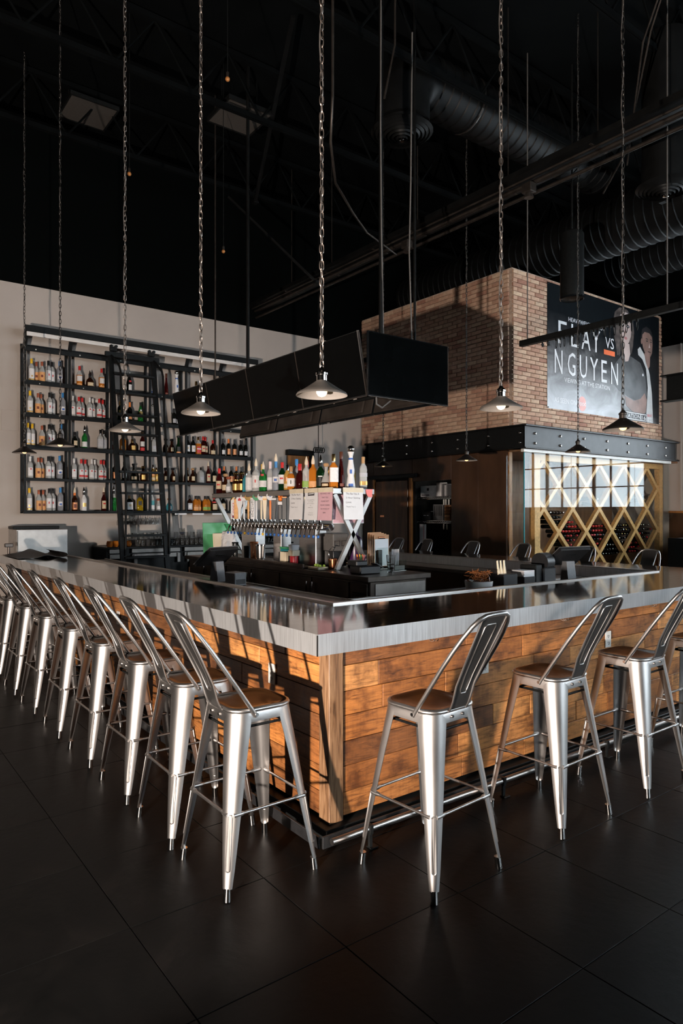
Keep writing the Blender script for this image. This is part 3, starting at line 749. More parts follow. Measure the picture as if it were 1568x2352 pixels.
# ceiling joists
for k, y in enumerate((-.6,1.2,2.85,4.8,6.6)):
    t = thing('roof_joist', 'black open-web roof joist, number %s from the near side' % ('one','two','three','four','five')[k], 'joist', (3,y,6.6))
    MB().box(-5.8,11.1,y-.03,y-.005,6.42,6.48).box(-5.8,11.1,y+.005,y+.03,6.42,6.48).build('bottom_chord', M['black_ceiling'], t, world=True)
    MB().box(-5.8,11.1,y-.04,y+.04,7.08,7.14).build('top_chord', M['black_ceiling'], t, world=True)
    mb = MB(); x = -5.6; up_ = True
    while x < 11: mb.cyl((x,y,6.46),(x+.45,y,7.1) , .014, n=6); mb.cyl((x+.45,y,7.1),(x+.9,y,6.46), .014, n=6); x += .9
    mb.build('web_bars', M['black_ceiling'], t, world=True, smooth=60)
for lab, p0, p1 in (('dark diagonal strut under the ceiling, left of the corner lamp chain', (2.9,6.4,6.2), (3.9,5.6,4.95)), ('dark diagonal brace high above the televisions', (2.2,3.6,6.9),(3.4,6.5,6.3)), ('dark diagonal brace at the upper right', (6.0,1.0,7.0),(7.0,2.1,5.7))):
    t = thing('ceiling_brace', lab, 'brace', p0)
    MB().bar(p0, p1, .05, .03).build('brace_bar', M['ceiling_metal'], t, world=True); 
    q = Vector(p1); MB().obox(q, (.04,0,0),(0,.04,0),(0,0,.02)).build('brace_plate', M['ceiling_metal'], t, world=True)
for lab, c in (('pale square panel up in the dark, left one', (1.0,6.72,6.90)), ('pale square panel up in the dark, right one', (2.42,5.18,6.62))):
    t = thing('ceiling_panel', lab, 'panel', c, 0, 'pale panels under the ceiling')
    MB().bbox(-.29,.29,-.29,.29,0,.02,.004).build('panel_face', M['panel_grey'], t)
    MB().box(-.31,.31,-.31,-.29,-.005,.05).box(-.31,.31,.29,.31,-.005,.05).box(-.31,-.29,-.29,.29,-.005,.05).box(.29,.31,-.29,.29,-.005,.05).build('panel_frame', M['black_metal'], t)
    MB().cyl((-.25,0,.02),(-.25,0,7.2-c[2]),.005,n=5).cyl((.25,0,.02),(.25,0,7.2-c[2]),.005,n=5).build('panel_rod', M['black_metal'], t)
for lab, c in (('tiny bare bulb on a drop cord, highest of three at the upper left', (1.14,3.05,5.55)), ('tiny bare bulb on a drop cord beside the ladder chain', (.9,4.9,5.35)), ('tiny bare bulb on a drop cord right of the second lamp chain', (2.1,5.0,4.8))):
    t = thing('bare_bulb', lab, 'lamp', c)
    MB().sphere((0,0,0), .022, 10).build('bulb', M['orange_wood'], t, smooth=60); MB().cyl((0,0,.018),(0,0,.06),.014,n=8).build('socket', M['conduit'], t, smooth=50)
    MB().cyl((0,0,.06),(0,0,7.2-c[2]),.004,n=5).build('drop_cord', M['black_metal'], t)
fc = MB().tube([(1.7,2.2,7.1),(1.7,2.2,5.2),(1.75,2.3,4.85),(2.1,2.7,4.75),(2.7,3.2,4.8),(3.3,3.7,4.9),(4.2,4.2,5.0)], .012, 6).build('flexible_conduit', M['conduit'], smooth=60)
tag(fc, 'thin bent conduit dropping from the ceiling right of the corner lamp chain', 'pipe')
for i, (lab, pts) in enumerate((('loose cable slanting across the upper right ceiling', [(4.0,.2,6.9),(4.5,.9,6.2),(5.1,1.5,5.5),(5.3,1.9,5.25)]), ('second loose cable slanting across the upper right ceiling', [(3.9,.15,6.8),(4.45,.95,6.1),(5.2,1.55,5.4)]), ('thin hanging wire in front of the duct elbow', [(2.15,1.9,7.1),(2.1,1.85,5.6),(1.98,1.85,5.1)]))):
    tag(MB().tube(pts, .010, 5).build('loose_cable', M['conduit'], smooth=60), lab, 'cable')
t = thing('cylinder_downlight', 'black cylinder ceiling light hanging in front of the poster top', 'lamp', (5.64,2.54,4.27))
MB().lathe([(.135,.004),(.142,0),(.142,.80),(.12,.83)], n=24, capb=False).build('can_body', M['black_metal'], t, smooth=40)
MB().lathe([(.137,-.004),(.146,0),(.146,.02),(.137,.02)], n=24, capb=False, capt=False).build('rim', M['black_gloss'], t, smooth=40)
MB().lathe([(.01,.1),(.10,.08),(.135,.02)], n=20, capb=True, capt=False).build('reflector', M['conduit'], t, smooth=50)
MB().cyl((0,0,.83),(0,0,2.92),.012,n=6).build('stem', M['black_metal'], t)
# track rail with clips, hung over the far counter
t = thing('hanging_rail', 'black rail hung by rods before the poster, hooks and clips dangling', 'rail', (5.0,1.1,3.67))
MB().bbox(-.035,.035,-1.9,1.72,-.035,.035,.004).build('rail_beam', M['black_metal'], t)
for y in (1.62,-.1,-1.4): MB().cyl((0,y,.03),(0,y,3.5),.007,n=6).build('rail_rod', M['cord'], t)
for k in range(17):
    y = 1.22-.062*k+random.uniform(-.012,.012); mb = MB()
    P = [(.022*math.cos(a)*(1 if k % 2 else .6), y+.012*math.sin(a)*0+.02*math.cos(a)*(.4 if k % 2 else .9), -.10+.05*math.sin(a)) for a in [2*PI*q/10 for q in range(10)]]
    mb.tube(P, .0042, 5, closed=True); mb.bbox(-.012,.012,y-.012,y+.012,-.062,-.03,.003); mb.bbox(-.016,.016,y-.006,y+.006,-.052,-.044,.002)
    mb.build('clip', M['black_metal'], t, smooth=50)
for y in (1.40,1.32):
    mb = MB(); mb.prism([((.034 if q % 2 else .015)*math.cos(q*PI/5), -.07+(.034 if q % 2 else .015)*math.sin(q*PI/5)) for q in range(10)], lambda u, v, w, y=y: (u, y+w, v), -.006, .006)
    mb.cyl((0,y,-.05),(0,y,-.03),.004,n=6); mb.build('star_knob', M['black_metal'], t)
# short overhead beam at the right edge
t = thing('overhead_beam', 'short black steel beam at the right edge, rod-hung beside the poster', 'beam', (8.1,1.0,3.26))
MB().box(-.012,.012,-2.4,1.62,0,.35).build('web_plate', M['black_metal'], t); MB().bbox(-.09,.09,-2.4,1.68,.345,.365,.003).build('flange', M['black_metal'], t); MB().bbox(-.09,.09,-2.4,1.68,-.02,0,.003).build('flange', M['black_metal'], t)
for y in (1.3,.7,.1): 
    for z in (.1,.25): MB().lathe([(.022,0),(.020,.012),(.012,.018)], n=10).build('bolt', M['chrome'], t, loc=(-.012,y,z)).rotation_euler = (0,-PI/2,0)
MB().cyl((0,1.3,.36),(0,1.3,2.34),.008,n=6).build('beam_rod', M['conduit'], t)
# ---------------------------------------------------------------- wall shelf unit
UX = [.443+.6012*k for k in range(7)]
SZ = [1.632, 2.092, 2.552, 3.008, 3.464]; TOPZ = 3.92
yf, yb = 7.75, 7.95
sh = thing('wall_shelf', 'tall black steel wall shelf filled with liquor bottles', 'shelf', (UX[0],yf,1.6))
for x in UX:
    MB().bbox(x-.016,x+.016,yf-.016,yf+.016,1.60,TOPZ+.06,.002).build('front_upright', M['black_metal'], sh, world=True)
    MB().bbox(x-.016,x+.016,yb-.016,yb+.016,1.60,TOPZ+.06,.002).build('rear_upright', M['black_metal'], sh, world=True)
    MB().bar((x,yf,TOPZ+.02),(x,yf-.13,TOPZ+.27),.03,.05,(1,0,0)).bar((x,yb,TOPZ+.03),(x,yf,TOPZ+.03),.03,.04).build('bracket', M['black_metal'], sh, world=True)
for i, z in enumerate(SZ):
    MB().bbox(UX[0]-.02,UX[-1]+.02,yf-.02,yf+.004,z-.055 if i not in (0,1) else z-.035,z+.006,.002).build('front_rail', M['black_metal'], sh, world=True)
    MB().bbox(UX[0],UX[-1],yf,yb,z-.012,z,.002).build('shelf_board', M['black_metal'], sh, world=True)
for z0, z1, y in ((TOPZ-.045,TOPZ+.02,yf),(TOPZ+.05,TOPZ+.085,yb)):
    MB().bbox(UX[0]-.02,UX[-1]+.02,y-.02,y+.004,z0,z1,.002).build('top_rail', M['black_metal'], sh, world=True)
MB().bbox(UX[0]-.03,UX[-1]+.03,yf-.17,yf-.135,4.115,4.20,.004).build('top_beam', M['black_metal'], sh, world=True)
MB().bbox(UX[0]-.01,UX[-1]+.01,yf-.165,yf-.14,4.055,4.112,.004).build('light_strip', M['led'], sh, world=True)
mb = MB()
for k in range(6):
    mb.lathe([(.010,0),(.008,.004)], (0,0,0), 8)
    b = len(mb.v)-16
    for q in range(b, b+16): x,y,z = mb.v[q]; mb.v[q] = (UX[k]+.14+x, yf-.02-z, 3.905+y)
for k in range(6):
    for zz in (3.43, 2.97):
        mb.lathe([(.008,0),(.006,.004)], (0,0,0), 8); b = len(mb.v)-16
        for q in range(b, b+16): x,y,z = mb.v[q]; mb.v[q] = (UX[k]+.19+x, yf-.02-z, zz+y)
mb.build('rivet', M['white_plastic'], sh, world=True)
for x in (1.95,2.25,2.75,3.05,3.4): MB().box(x-.10,x+.10,yf-.022,yf-.018,1.575,1.60).build('price_tag', M['paper'], sh, world=True)
# ladder
ld_ = thing('library_ladder', 'black rolling ladder leaning on the bottle shelf', 'ladder', (1.9,7.1,0))
def lp(x, z): return (x, 6.87+.178*z, z)
for x in (1.575,2.225): MB().bar(lp(x,0),lp(x,3.92),.045,.07,(1,0,0)).build('side_rail', M['black_metal'], ld_, world=True)
for z in (.35,.66,.97,1.28,1.585,1.89,2.20,2.46,2.76,3.05,3.37,3.66):
    MB().bbox(1.59,2.21,lp(0,z)[1]-.06,lp(0,z)[1]+.05,z-.014,z+.018,.003).build('rung', M['black_metal'], ld_, world=True)
for x in (1.655,2.305):
    MB().tube([(x-.07,7.56,3.93),(x-.05,7.50,3.88),(x,7.42,3.76),(x+.012,7.40,3.68),(x+.02,6.83+.178*3.0,3.0),(x-.0,6.80+.178*1.9,1.9),(x-.05,6.84+.178*1.0,1.0)], .016, 8).build('handrail', M['black_metal'], ld_, world=True, smooth=50)
MB().bar((1.5,7.58,3.95),(2.32,7.58,3.95),.05,.07).build('top_bar', M['black_metal'], ld_, world=True)
for x in (1.62,2.20):
    MB().bbox(x-.05,x+.05,7.555,7.61,4.0,4.06,.004).cyl((x-.035,7.55,4.07),(x-.035,7.60,4.07),.022,n=10).cyl((x+.035,7.55,4.07),(x+.035,7.60,4.07),.022,n=10).build('roller', M['black_metal'], ld_, world=True, smooth=40)

# ---------------------------------------------------------------- bottles
def prof_of(kind, h, r):
    nk = min(.0145, r*.45)
    if kind == 'round':  P = [(r*.86,0),(r,.008),(r,h*.56),(r*.93,h*.62),(r*.62,h*.70),(nk*1.15,h*.76),(nk,h*.80),(nk,h*.93)]; q = None
    elif kind == 'vodka': P = [(r*.9,0),(r,.008),(r*1.0,h*.60),(r*.95,h*.66),(r*.70,h*.715),(nk*1.3,h*.76),(nk,h*.79),(nk,h*.92)]; q = None
    elif kind == 'wine': P = [(r*.88,0),(r,.008),(r,h*.60),(r*.92,h*.66),(r*.55,h*.72),(nk*1.05,h*.76),(nk,h*.80),(nk,h*.985)]; q = None
    elif kind == 'slope': P = [(r*.88,0),(r,.01),(r,h*.42),(r*.92,h*.50),(r*.68,h*.62),(r*.45,h*.74),(nk,h*.84),(nk,h*.97)]; q = None
    elif kind == 'square': P = [(r*.88,0),(r*.95,.008),(r*.95,h*.58),(r*.85,h*.64),(r*.55,h*.70),(nk*1.2,h*.75),(nk,h*.80),(nk,h*.92)]; q = [.8,.8,.8,.7,.3,0,0,0]
    elif kind == 'squat': P = [(r*.85,0),(r,.012),(r*1.02,h*.30),(r,h*.45),(r*.80,h*.58),(r*.45,h*.68),(nk*1.3,h*.74),(nk*1.2,h*.88)]; q = None
    elif kind == 'ball': P = [(r*.6,0),(r*.85,h*.05),(r,h*.20),(r*.98,h*.36),(r*.75,h*.52),(r*.42,h*.62),(nk*1.3,h*.68),(nk*1.3,h*.84)]; q = None
    elif kind == 'decanter': P = [(r*.9,0),(r,.01),(r*.98,h*.25),(r*.70,h*.45),(r*.38,h*.60),(nk*1.1,h*.70),(nk,h*.74),(nk*1.2,h*.90)]; q = None
    elif kind == 'ceramic': P = [(r*.92,0),(r,.01),(r*.92,h*.12),(r*.74,h*.26),(r*.66,h*.31),(r*.80,h*.40),(r*.80,h*.46),(r*.60,h*.60),(r*.40,h*.76),(r*.46,h*.80),(r*.72,h*.885)]; q = None
    elif kind == 'tall': P = [(r*.9,0),(r,.01),(r*.98,h*.25),(r*.75,h*.48),(r*.45,h*.70),(nk,h*.84),(nk,h*.93)]; q = None
    elif kind == 'slab': P = [(r*.92,0),(r*.95,.006),(r*.95,h*.62),(r*.80,h*.70),(r*.48,h*.77),(nk*1.1,h*.81),(nk,h*.90)]; q = [.9,.9,.9,.7,.3,0,0]
    else: raise ValueError(kind)
    return P, q
def label_patch(mb, r, z0, z1, half, a0, q, rr_=None):
    n = 8; r1 = r+.0012
    b = len(mb.v)
    for z in (z0, z1):
        for k in range(n+1):
            a = a0-half+2*half*k/n; f = 1.0
            if q: f = 1+q*(min(1/max(abs(math.cos(a-a0)),1e-6), 1/max(abs(math.sin(a-a0)),1e-6), 1.26)-1)
            mb.v.append((r1*f*math.cos(a), r1*f*math.sin(a), z))
    for k in range(n): mb.f.append((b+k, b+k+1, b+n+2+k, b+n+1+k)); mb.m.append(mb.cur)
def make_bottle(kind, h, r, glass_, cap, labels, upper=None, pourer=None, fill=.72, accent=None):
    """labels: (z0,z1 as share of h, half angle, material); the front is -Y"""
    t = thing('liquor_bottle', 'x', 'bottle')
    P, q = prof_of(kind, h, r)
    mats = [G[glass_]]; mi = None
    if upper:
        mats.append(G[upper]); mi = [0 if P[i+1][1] <= fill*h else 1 for i in range(len(P)-1)]
    MB().lathe(P, n=16, sq=q, mats=mi).build('glass_body', mats, t, smooth=40)
    ct = P[-1][1]; nr = P[-1][0]
    if cap:
        c0 = ct-.028*(h/.3) if kind != 'ceramic' else ct
        if kind == 'ceramic': MB().sphere((0,0,ct+.028), .036, 12).build('cap', K[cap], t, smooth=60)
        elif cap == 'black' and kind == 'wine': MB().lathe([(nr+.0015,ct-.075),(nr+.0015,ct+.003),(nr*.6,ct+.005)], n=12).build('foil', K[cap], t, smooth=40)
        elif kind in ('wine','slope'): MB().lathe([(nr+.0015,ct-.085),(nr+.0015,ct+.003),(nr*.6,ct+.005)], n=12).build('foil', K[cap], t, smooth=40)
        elif kind in ('ball','decanter'): MB().lathe([(nr*.9,ct-.005),(nr*1.5,ct+.004),(nr*1.7,ct+.02),(nr*1.2,ct+.032)], n=12).build('stopper', K[cap], t, smooth=50)
        else: MB().lathe([(nr+.003,c0-.012),(nr+.0035,h-.004),(nr+.001,h)], n=12).build('cap', K[cap], t, smooth=40)
    if pourer:
        s = h*.16/.05
        MB().lathe([(.016,ct-.01),(.020,ct+.005),(.017,ct+.03),(.011,ct+.052),(.005,ct+.072),(.001,ct+.08)], n=9).build('pourer', K[pourer], t, smooth=60)
    if labels:
        mb = MB(); ms = []
        for z0, z1, hf, m_ in labels:
            mm = L[m_]
            if mm not in ms: ms.append(mm)
            mb.cur = ms.index(mm)
            def rad(zq):
                for (ra, za), (rb, zb) in zip(P, P[1:]):
                    if za <= zq <= zb: return ra+(rb-ra)*(zq-za)/max(zb-za, 1e-6)
                return P[-1][0]
            rz = max([rad(z0*h), rad(z1*h)]+[ra for ra, za in P if z0*h <= za <= z1*h])
            if kind in ('ball','squat','decanter','ceramic','tall'): rz = rad((z0+z1)/2*h)+.001
            label_patch(mb, rz+.0004*len(mb.f)/8, z0*h, z1*h, hf, -PI/2, .9 if kind in ('square','slab') else 0)
        mb.build('label', ms, t, smooth=50)
    return t
W_ = (.10,.52,.95,'white')
BT = {
 'citrus': (('vodka',.325,.041,'clear','yellow',[(.14,.56,.95,'white'),(.20,.27,.25,'gold'),(.06,.12,1.2,'gold')]), 'clear bottle with yellow cap and white label'),
 'orangelab': (('round',.300,.041,'clear','copper',[(.05,.50,1.2,'orange'),(.24,.36,.35,'brown')]), 'clear bottle with orange label and copper cap'),
 'blackcap': (('vodka',.325,.041,'clear','black',[(.14,.56,.95,'white'),(.32,.42,.16,'red')]), 'clear bottle with black cap and white label'),
 'frostblue': (('vodka',.34,.041,'frost','blue',[(.22,.40,.9,'white'),(.25,.33,.4,'blue')]), 'frosted bottle with blue cap'),
 'redwhisk': (('round',.305,.042,'amber','red',[(.26,.52,1.0,'white'),(.08,.15,1.0,'orange')],'clear',None,.6), 'amber whiskey bottle with red cap'),
 'squatpour': (('squat',.21,.055,'brown','black',[(.12,.36,.8,'tan')],None,'silver'), 'squat dark bottle with metal pourers'),
 'champ': (('slope',.31,.044,'dark','white',[(.08,.36,.6,'white'),(.48,.56,.4,'red')]), 'dark sloped bottle with round white label'),
 'ceram': (('ceramic',.41,.047,'white','silver',[(.69,.74,3.1,'blue'),(.36,.46,.30,'blue'),(.05,.12,.5,'blue')]), 'white ceramic bottle with blue painting'),
 'tallred': (('tall',.36,.036,'maroon','brown',[(.06,.14,.6,'brown')]), 'tall thin red-brown bottle'),
 'brownround': (('squat',.29,.050,'brown','gold',[(.30,.46,.55,'black'),(.24,.28,.7,'gold')]), 'round brown bottle with gold cap'),
 'whitecap': (('vodka',.31,.041,'clear','white',[(.12,.50,.9,'white'),(.40,.47,.22,'red')]), 'clear bottle with white cap and white label'),
 'redcap': (('round',.305,.041,'clear','red',[(.12,.50,.9,'white'),(.40,.48,.22,'red'),(.14,.24,.9,'red')]), 'clear bottle with red cap and red and white label'),
 'goldlab': (('wine',.31,.043,'dgreen','gold',[(.34,.52,.6,'gold')]), 'dark bottle with gold label and cap'),
 'wineor': (('wine',.30,.037,'dark','orange',[(.12,.30,.9,'copper')]), 'dark wine bottle with orange foil'),
 'greenb': (('slope',.32,.042,'green','black',[(.34,.52,.7,'gold'),(.55,.62,.4,'white')]), 'green bottle with gold label'),
 'decan': (('decanter',.30,.050,'clear','silver',[(.10,.18,.7,'grey')]), 'clear glass decanter bottle'),
 'darkgrey': (('wine',.27,.036,'dark','black',[(.14,.38,.8,'grey')]), 'small dark bottle with grey label'),
 'diamond': (('squat',.24,.044,'dark','black',[(.18,.46,.55,'tan')]), 'short black bottle with pale label'),
 'greengin': (('round',.29,.040,'green','black',[(.10,.36,1.0,'white')],None,'silver'), 'green bottle with white label and pourer'),
 'clearwide': (('square',.30,.045,'clear','silver',[(.12,.52,1.0,'grey')]), 'clear square bottle with silver label'),
 'redbot': (('round',.29,.037,'red','brown',[(.3,.5,.9,'white')]), 'red bottle with white label'),
 'ambsq': (('slab',.25,.050,'amber','gold',[(.1,.3,.5,'tan')]), 'square amber bottle'),
 'squatgold': (('squat',.19,.055,'brown','gold',[(.12,.46,.95,'gold')]), 'squat dark bottle with wide gold label'),
 'winewhite': (('round',.31,.039,'maroon','tan' if 0 else 'cork',[(.28,.52,.9,'white'),(.06,.22,.9,'red')]), 'dark red bottle with white label and cork'),
 'facet': (('slab',.26,.050,'clear','silver',[(.2,.4,.5,'grey')]), 'clear faceted bottle'),
 'darkround': (('ball',.24,.048,'brown','black',[(.14,.40,.42,'tan')]), 'round flat brown bottle with cream medallion'),
 'rye': (('decanter',.29,.046,'dgreen','black',[(.14,.40,.8,'black'),(.04,.12,.9,'copper')]), 'dark bottle with black label and thin neck'),
 'whitelab': (('round',.30,.040,'dark','black',[(.16,.50,.95,'white'),(.3,.4,.3,'tan')]), 'dark bottle with white label'),
 'redstripe': (('slab',.30,.044,'amber','gold',[(.12,.46,.75,'red'),(.30,.36,.76,'white')],'clear',None,.66), 'amber square bottle with slanted red label'),
 'tanred': (('round',.31,.040,'maroon','red',[(.18,.50,.95,'tan'),(.32,.38,.5,'red')]), 'dark bottle with tan label and red cap'),
 'shortred': (('round',.26,.044,'brown','red',[(.10,.34,.95,'tan')]), 'short dark bottle with tan label and red cap'),
 'winew': (('wine',.295,.037,'dark','black',[(.12,.36,.95,'white')]), 'black wine bottle with white label'),
 'winec': (('wine',.30,.037,'dark','orange',[(.12,.44,.95,'copper')]), 'black wine bottle with copper label and orange foil'),
 'wineb': (('wine',.30,.038,'dark','black',[(.12,.44,.95,'copper')]), 'black wine bottle with copper label'),
 'cognac': (('decanter',.27,.050,'dark','black',[(.10,.28,.9,'tan'),(.55,.66,.5,'tan')]), 'black bell-shaped bottle with tan labels'),
 'goldball': (('ball',.25,.050,'brown','gold',[(.12,.42,.6,'gold'),(.56,.62,1.5,'gold')]), 'round dark bottle with gold medallion'),
 'amblab': (('round',.27,.038,'honey','silver',[(.36,.52,.9,'copper'),(.1,.26,.9,'tan')]), 'amber bottle with copper label'),
 'honeyb': (('round',.23,.032,'honey','gold',[(.2,.4,.6,'gold')]), 'small golden bottle'),
 'clearround': (('ball',.25,.050,'brown','cork',[(.15,.42,.5,'tan')]), 'round bottle with cork top and label'),
 'tanpour': (('round',.31,.037,'maroon','brown',[(.12,.50,.95,'tan'),(.33,.40,.5,'red')],None,'cream'), 'bottle with tan label and cream pourer'),
 'orangedark': (('round',.29,.040,'brown','orange',[(.08,.44,1.0,'copper'),(.16,.36,.5,'brown')],None,'cream'), 'dark bottle with orange label and pourer'),
 'whiteb': (('round',.30,.043,'white','black',[(.22,.40,.6,'gold')],None,'silver'), 'white bottle with black cap and pourer'),
 'greentall': (('round',.33,.042,'green','green' if 0 else 'black',[],'clear','silver',.62), 'tall clear bottle of green liquor with pourer'),
 'flatwhite': (('slab',.24,.050,'dark','cork',[(.10,.58,.8,'white'),(.3,.45,.4,'tan')]), 'dark flat bottle with big white label'),
 'goldcl': (('slab',.27,.050,'yellow','black',[(.34,.58,.5,'black')]), 'pale gold square bottle with black label'),
 'tealab': (('round',.32,.043,'clear','white',[(.30,.52,1.0,'teal'),(.10,.29,1.0,'white')]), 'clear bottle with teal and white label'),
 'silverball': (('ball',.20,.039,'clear','copper',[(.15,.4,.6,'white')]), 'small round clear bottle with copper stopper'),
 'blueball': (('ball',.21,.052,'teal','cork',[(.15,.4,.5,'grey')]), 'small round pale blue bottle'),
 'whisklab': (('square',.26,.042,'brown','black',[(.10,.50,.9,'grey'),(.2,.4,.5,'white')]), 'square brown bottle with grey label'),
 'orflask': (('slab',.25,.044,'amber','black',[(.08,.28,.9,'orange')]), 'amber flask bottle with orange label'),
 'grflask': (('slab',.25,.044,'amber','black',[(.08,.28,.9,'green')]), 'amber flask bottle with green label'),
 'waxred': (('square',.25,.044,'brown','red',[(.10,.48,.9,'tan'),(.56,.64,1.4,'red')]), 'brown bottle with red wax neck'),
 'blackwhite': (('round',.27,.042,'dark','black',[(.12,.48,.9,'tan')]), 'black bottle with cream label'),
}
proto = {}
def bottle(key, loc, rz, label, group):
    if key not in proto:
        o = make_bottle(*BT[key][0]); proto[key] = o; o.location = loc; o.rotation_euler = (0,0,rz); o['label'] = label; o['group'] = group
    else: o = dup(proto[key], loc, rz, label, group)
    return o
ORD = ['first','second','third','fourth','fifth','sixth','seventh','eighth','ninth','tenth','eleventh','twelfth','thirteenth','fourteenth','fifteenth','sixteenth','seventeenth','eighteenth','nineteenth','twentieth',
       'twenty-first','twenty-second','twenty-third','twenty-fourth','twenty-fifth','twenty-sixth','twenty-seventh','twenty-eighth','twenty-ninth','thirtieth','thirty-first','thirty-second','thirty-third','thirty-fourth','thirty-fifth']
rowname = ['top', 'second', 'third', 'fourth', 'bottom']
ROWS = [
 [(.55,'citrus'),(.63,'orangelab'),(.69,'orangelab'),(.775,'blackcap'),(.84,'blackcap'),(.93,'frostblue'),(1.21,'redwhisk'),(1.36,'squatpour'),(1.53,'redwhisk'),(1.95,'champ'),(2.32,'ceram'),(2.55,'tallred'),(2.72,'ceram'),(3.06,'brownround'),(3.23,'brownround'),(3.36,'whitecap')],
 [(.53,'citrus'),(.635,'orangelab'),(.69,'orangelab'),(.79,'blackcap'),(.85,'blackcap'),(.97,'frostblue'),(1.11,'whitecap'),(1.20,'redcap'),(1.265,'redcap'),(1.355,'whitecap'),(1.42,'whitecap'),(1.495,'redcap'),(1.57,'redcap'),(1.81,'goldlab'),(1.96,'wineor'),(2.13,'greenb'),(2.33,'decan'),(2.68,'darkgrey'),(2.76,'darkgrey')],
 [(.50,'citrus'),(.575,'citrus'),(.69,'orangelab'),(.785,'blackcap'),(.845,'blackcap'),(.95,'frostblue'),(1.14,'diamond'),(1.28,'greengin'),(1.51,'clearwide'),(1.58,'clearwide'),(1.71,'redbot'),(1.85,'ambsq'),(2.0,'squatgold'),(2.16,'winewhite'),(2.34,'facet'),(2.54,'darkround'),(2.64,'darkround'),(2.75,'rye'),(2.91,'whitelab'),(3.01,'whitelab'),(3.10,'redstripe'),(3.185,'tanred'),(3.255,'tanred'),(3.36,'shortred'),(3.55,'winew'),(3.65,'winec'),(3.76,'wineb'),(3.88,'winew'),(3.98,'winew')],
 [(.53,'whitecap'),(.64,'orangelab'),(.70,'orangelab'),(.775,'blackcap'),(.84,'blackcap'),(.93,'frostblue'),(1.13,'whitecap'),(1.235,'redcap'),(1.31,'redcap'),(1.385,'whitecap'),(1.45,'whitecap'),(1.52,'redcap'),(1.585,'redcap'),(1.73,'wineb'),(1.87,'whitelab'),(2.02,'cognac'),(2.17,'goldball'),(2.33,'amblab'),(2.41,'honeyb'),(2.54,'darkround'),(2.66,'darkround'),(2.90,'clearround'),(3.0,'clearround'),(3.14,'facet'),(3.28,'tanpour'),(3.385,'blackwhite'),(3.52,'winew'),(3.60,'winec'),(3.70,'wineb'),(3.80,'winec'),(3.89,'winew')],
 [(.52,'citrus'),(.645,'orangelab'),(.72,'orangelab'),(.785,'blackcap'),(.85,'blackcap'),(.94,'frostblue'),(1.14,'orangedark'),(1.27,'whiteb'),(1.56,'tanpour'),(1.71,'greentall'),(1.95,'flatwhite'),(2.12,'goldcl'),(2.31,'tealab'),(2.42,'silverball'),(2.50,'silverball'),(2.60,'blueball'),(2.95,'whisklab'),(3.05,'orflask'),(3.13,'orflask'),(3.22,'grflask'),(3.30,'grflask'),(3.39,'waxred'),(3.55,'blackwhite'),(3.71,'blackwhite'),(3.85,'blackwhite'),(3.97,'blackwhite')]]
for ri, row in enumerate(ROWS):
    z = SZ[4-ri]; prev = None
    for bi, (x, key) in enumerate(row):
        near = prev is not None and x-prev < .082
        y = 7.90 if near else 7.835
        if near: prev = None
        else: prev = x
        lab = BT[key][1]+', %s from left, %s shelf' % (ORD[bi], rowname[ri])
        bottle(key, (x, y+random.uniform(-.006,.006), z+.001), random.uniform(-.25,.1), lab, 'bottles on the wall shelf')
# ---------------------------------------------------------------- counter under the wall shelf
bc = thing('back_counter', 'dark low counter with steel front under the wall shelf', 'counter', (1.43,7.3,0))
MB().bbox(1.43,4.6,7.28,7.97,1.085,1.112,.004).build('counter_top', M['black_metal'], bc, world=True)
MB().box(1.45,4.58,7.36,7.96,0,1.085).build('cabinet', M['black_metal'], bc, world=True)
for x0, x1 in ((1.47,1.72),(1.80,2.55),(2.62,3.4),(3.46,4.5)):
    MB().bbox(x0,x1,7.30,7.345,1.02,1.08,.004).build('steel_fascia', M['fascia'], bc, world=True)
    MB().bbox(x0+.01,x1-.01,7.31,7.35,.94,1.005,.004).build('drawer_front', M['fascia'], bc, world=True)
for x in (1.83,2.5,2.66,3.3): MB().bbox(x,x+.05,7.29,7.34,.86,1.0,.004).build('steel_leg', M['fascia'], bc, world=True)
tumbler = None
def tumbler_mesh():
    return MB().lathe([(.029,0),(.036,.095),(.0345,.095),(.028,.006),(.002,.006)][::1], n=12, capb=True, capt=True)
gl = M['tumbler']
def place_glass(x, y, z, lab, grp, sc=1.0):
    global tumbler
    if tumbler is None:
        tumbler = tumbler_mesh().build('drinking_glass', gl, smooth=40); o = tumbler
    else:
        o = tumbler.copy(); COL.objects.link(o)
    o.location = (x, y, z); o.scale = (sc, sc, sc); o.rotation_euler = (0,0,random.uniform(0,6))
    return tag(o, lab, 'glass', grp)
for k in range(33):
    for j in range(2):
        x = 1.93+.078*k+(.02 if j else 0)
        if x > 4.5: continue
        place_glass(x, 7.40+.09*j, 1.1125, 'clear tumbler, %s from left, %s row, lower tier on back counter' % (ORD[k], 'front rear'.split()[j]), 'lower tier of tumblers')
mt = tag(MB().bbox(1.78,4.55,7.34,7.58,1.2085,1.214,.002).build('glass_mat', M['rubber']), 'thin black mat between the two tiers of tumblers', 'mat')
for k in range(33):
    x = 1.82+.082*k
    if 2.45 < x < 2.52 or x > 4.45: continue
    place_glass(x, 7.42+.05*(k % 2), 1.2145, 'clear tumbler, %s from left in the upper tier on back counter' % ORD[k], 'upper tier of tumblers')
for k in range(4):
    o = MB().lathe([(.032,0),(.044,.02),(.046,.05),(.038,.085),(.036,.085),(.043,.05),(.040,.02),(.002,.008)], n=14, capb=True).build('candle_holder', G['amber'], smooth=50)
    o.location = (1.50+.095*k, 7.38+.03*(k % 2), 1.113); tag(o, 'round amber glass candle holder, %s from the left end of the back counter' % ORD[k], 'candle holder', 'amber candle holders')
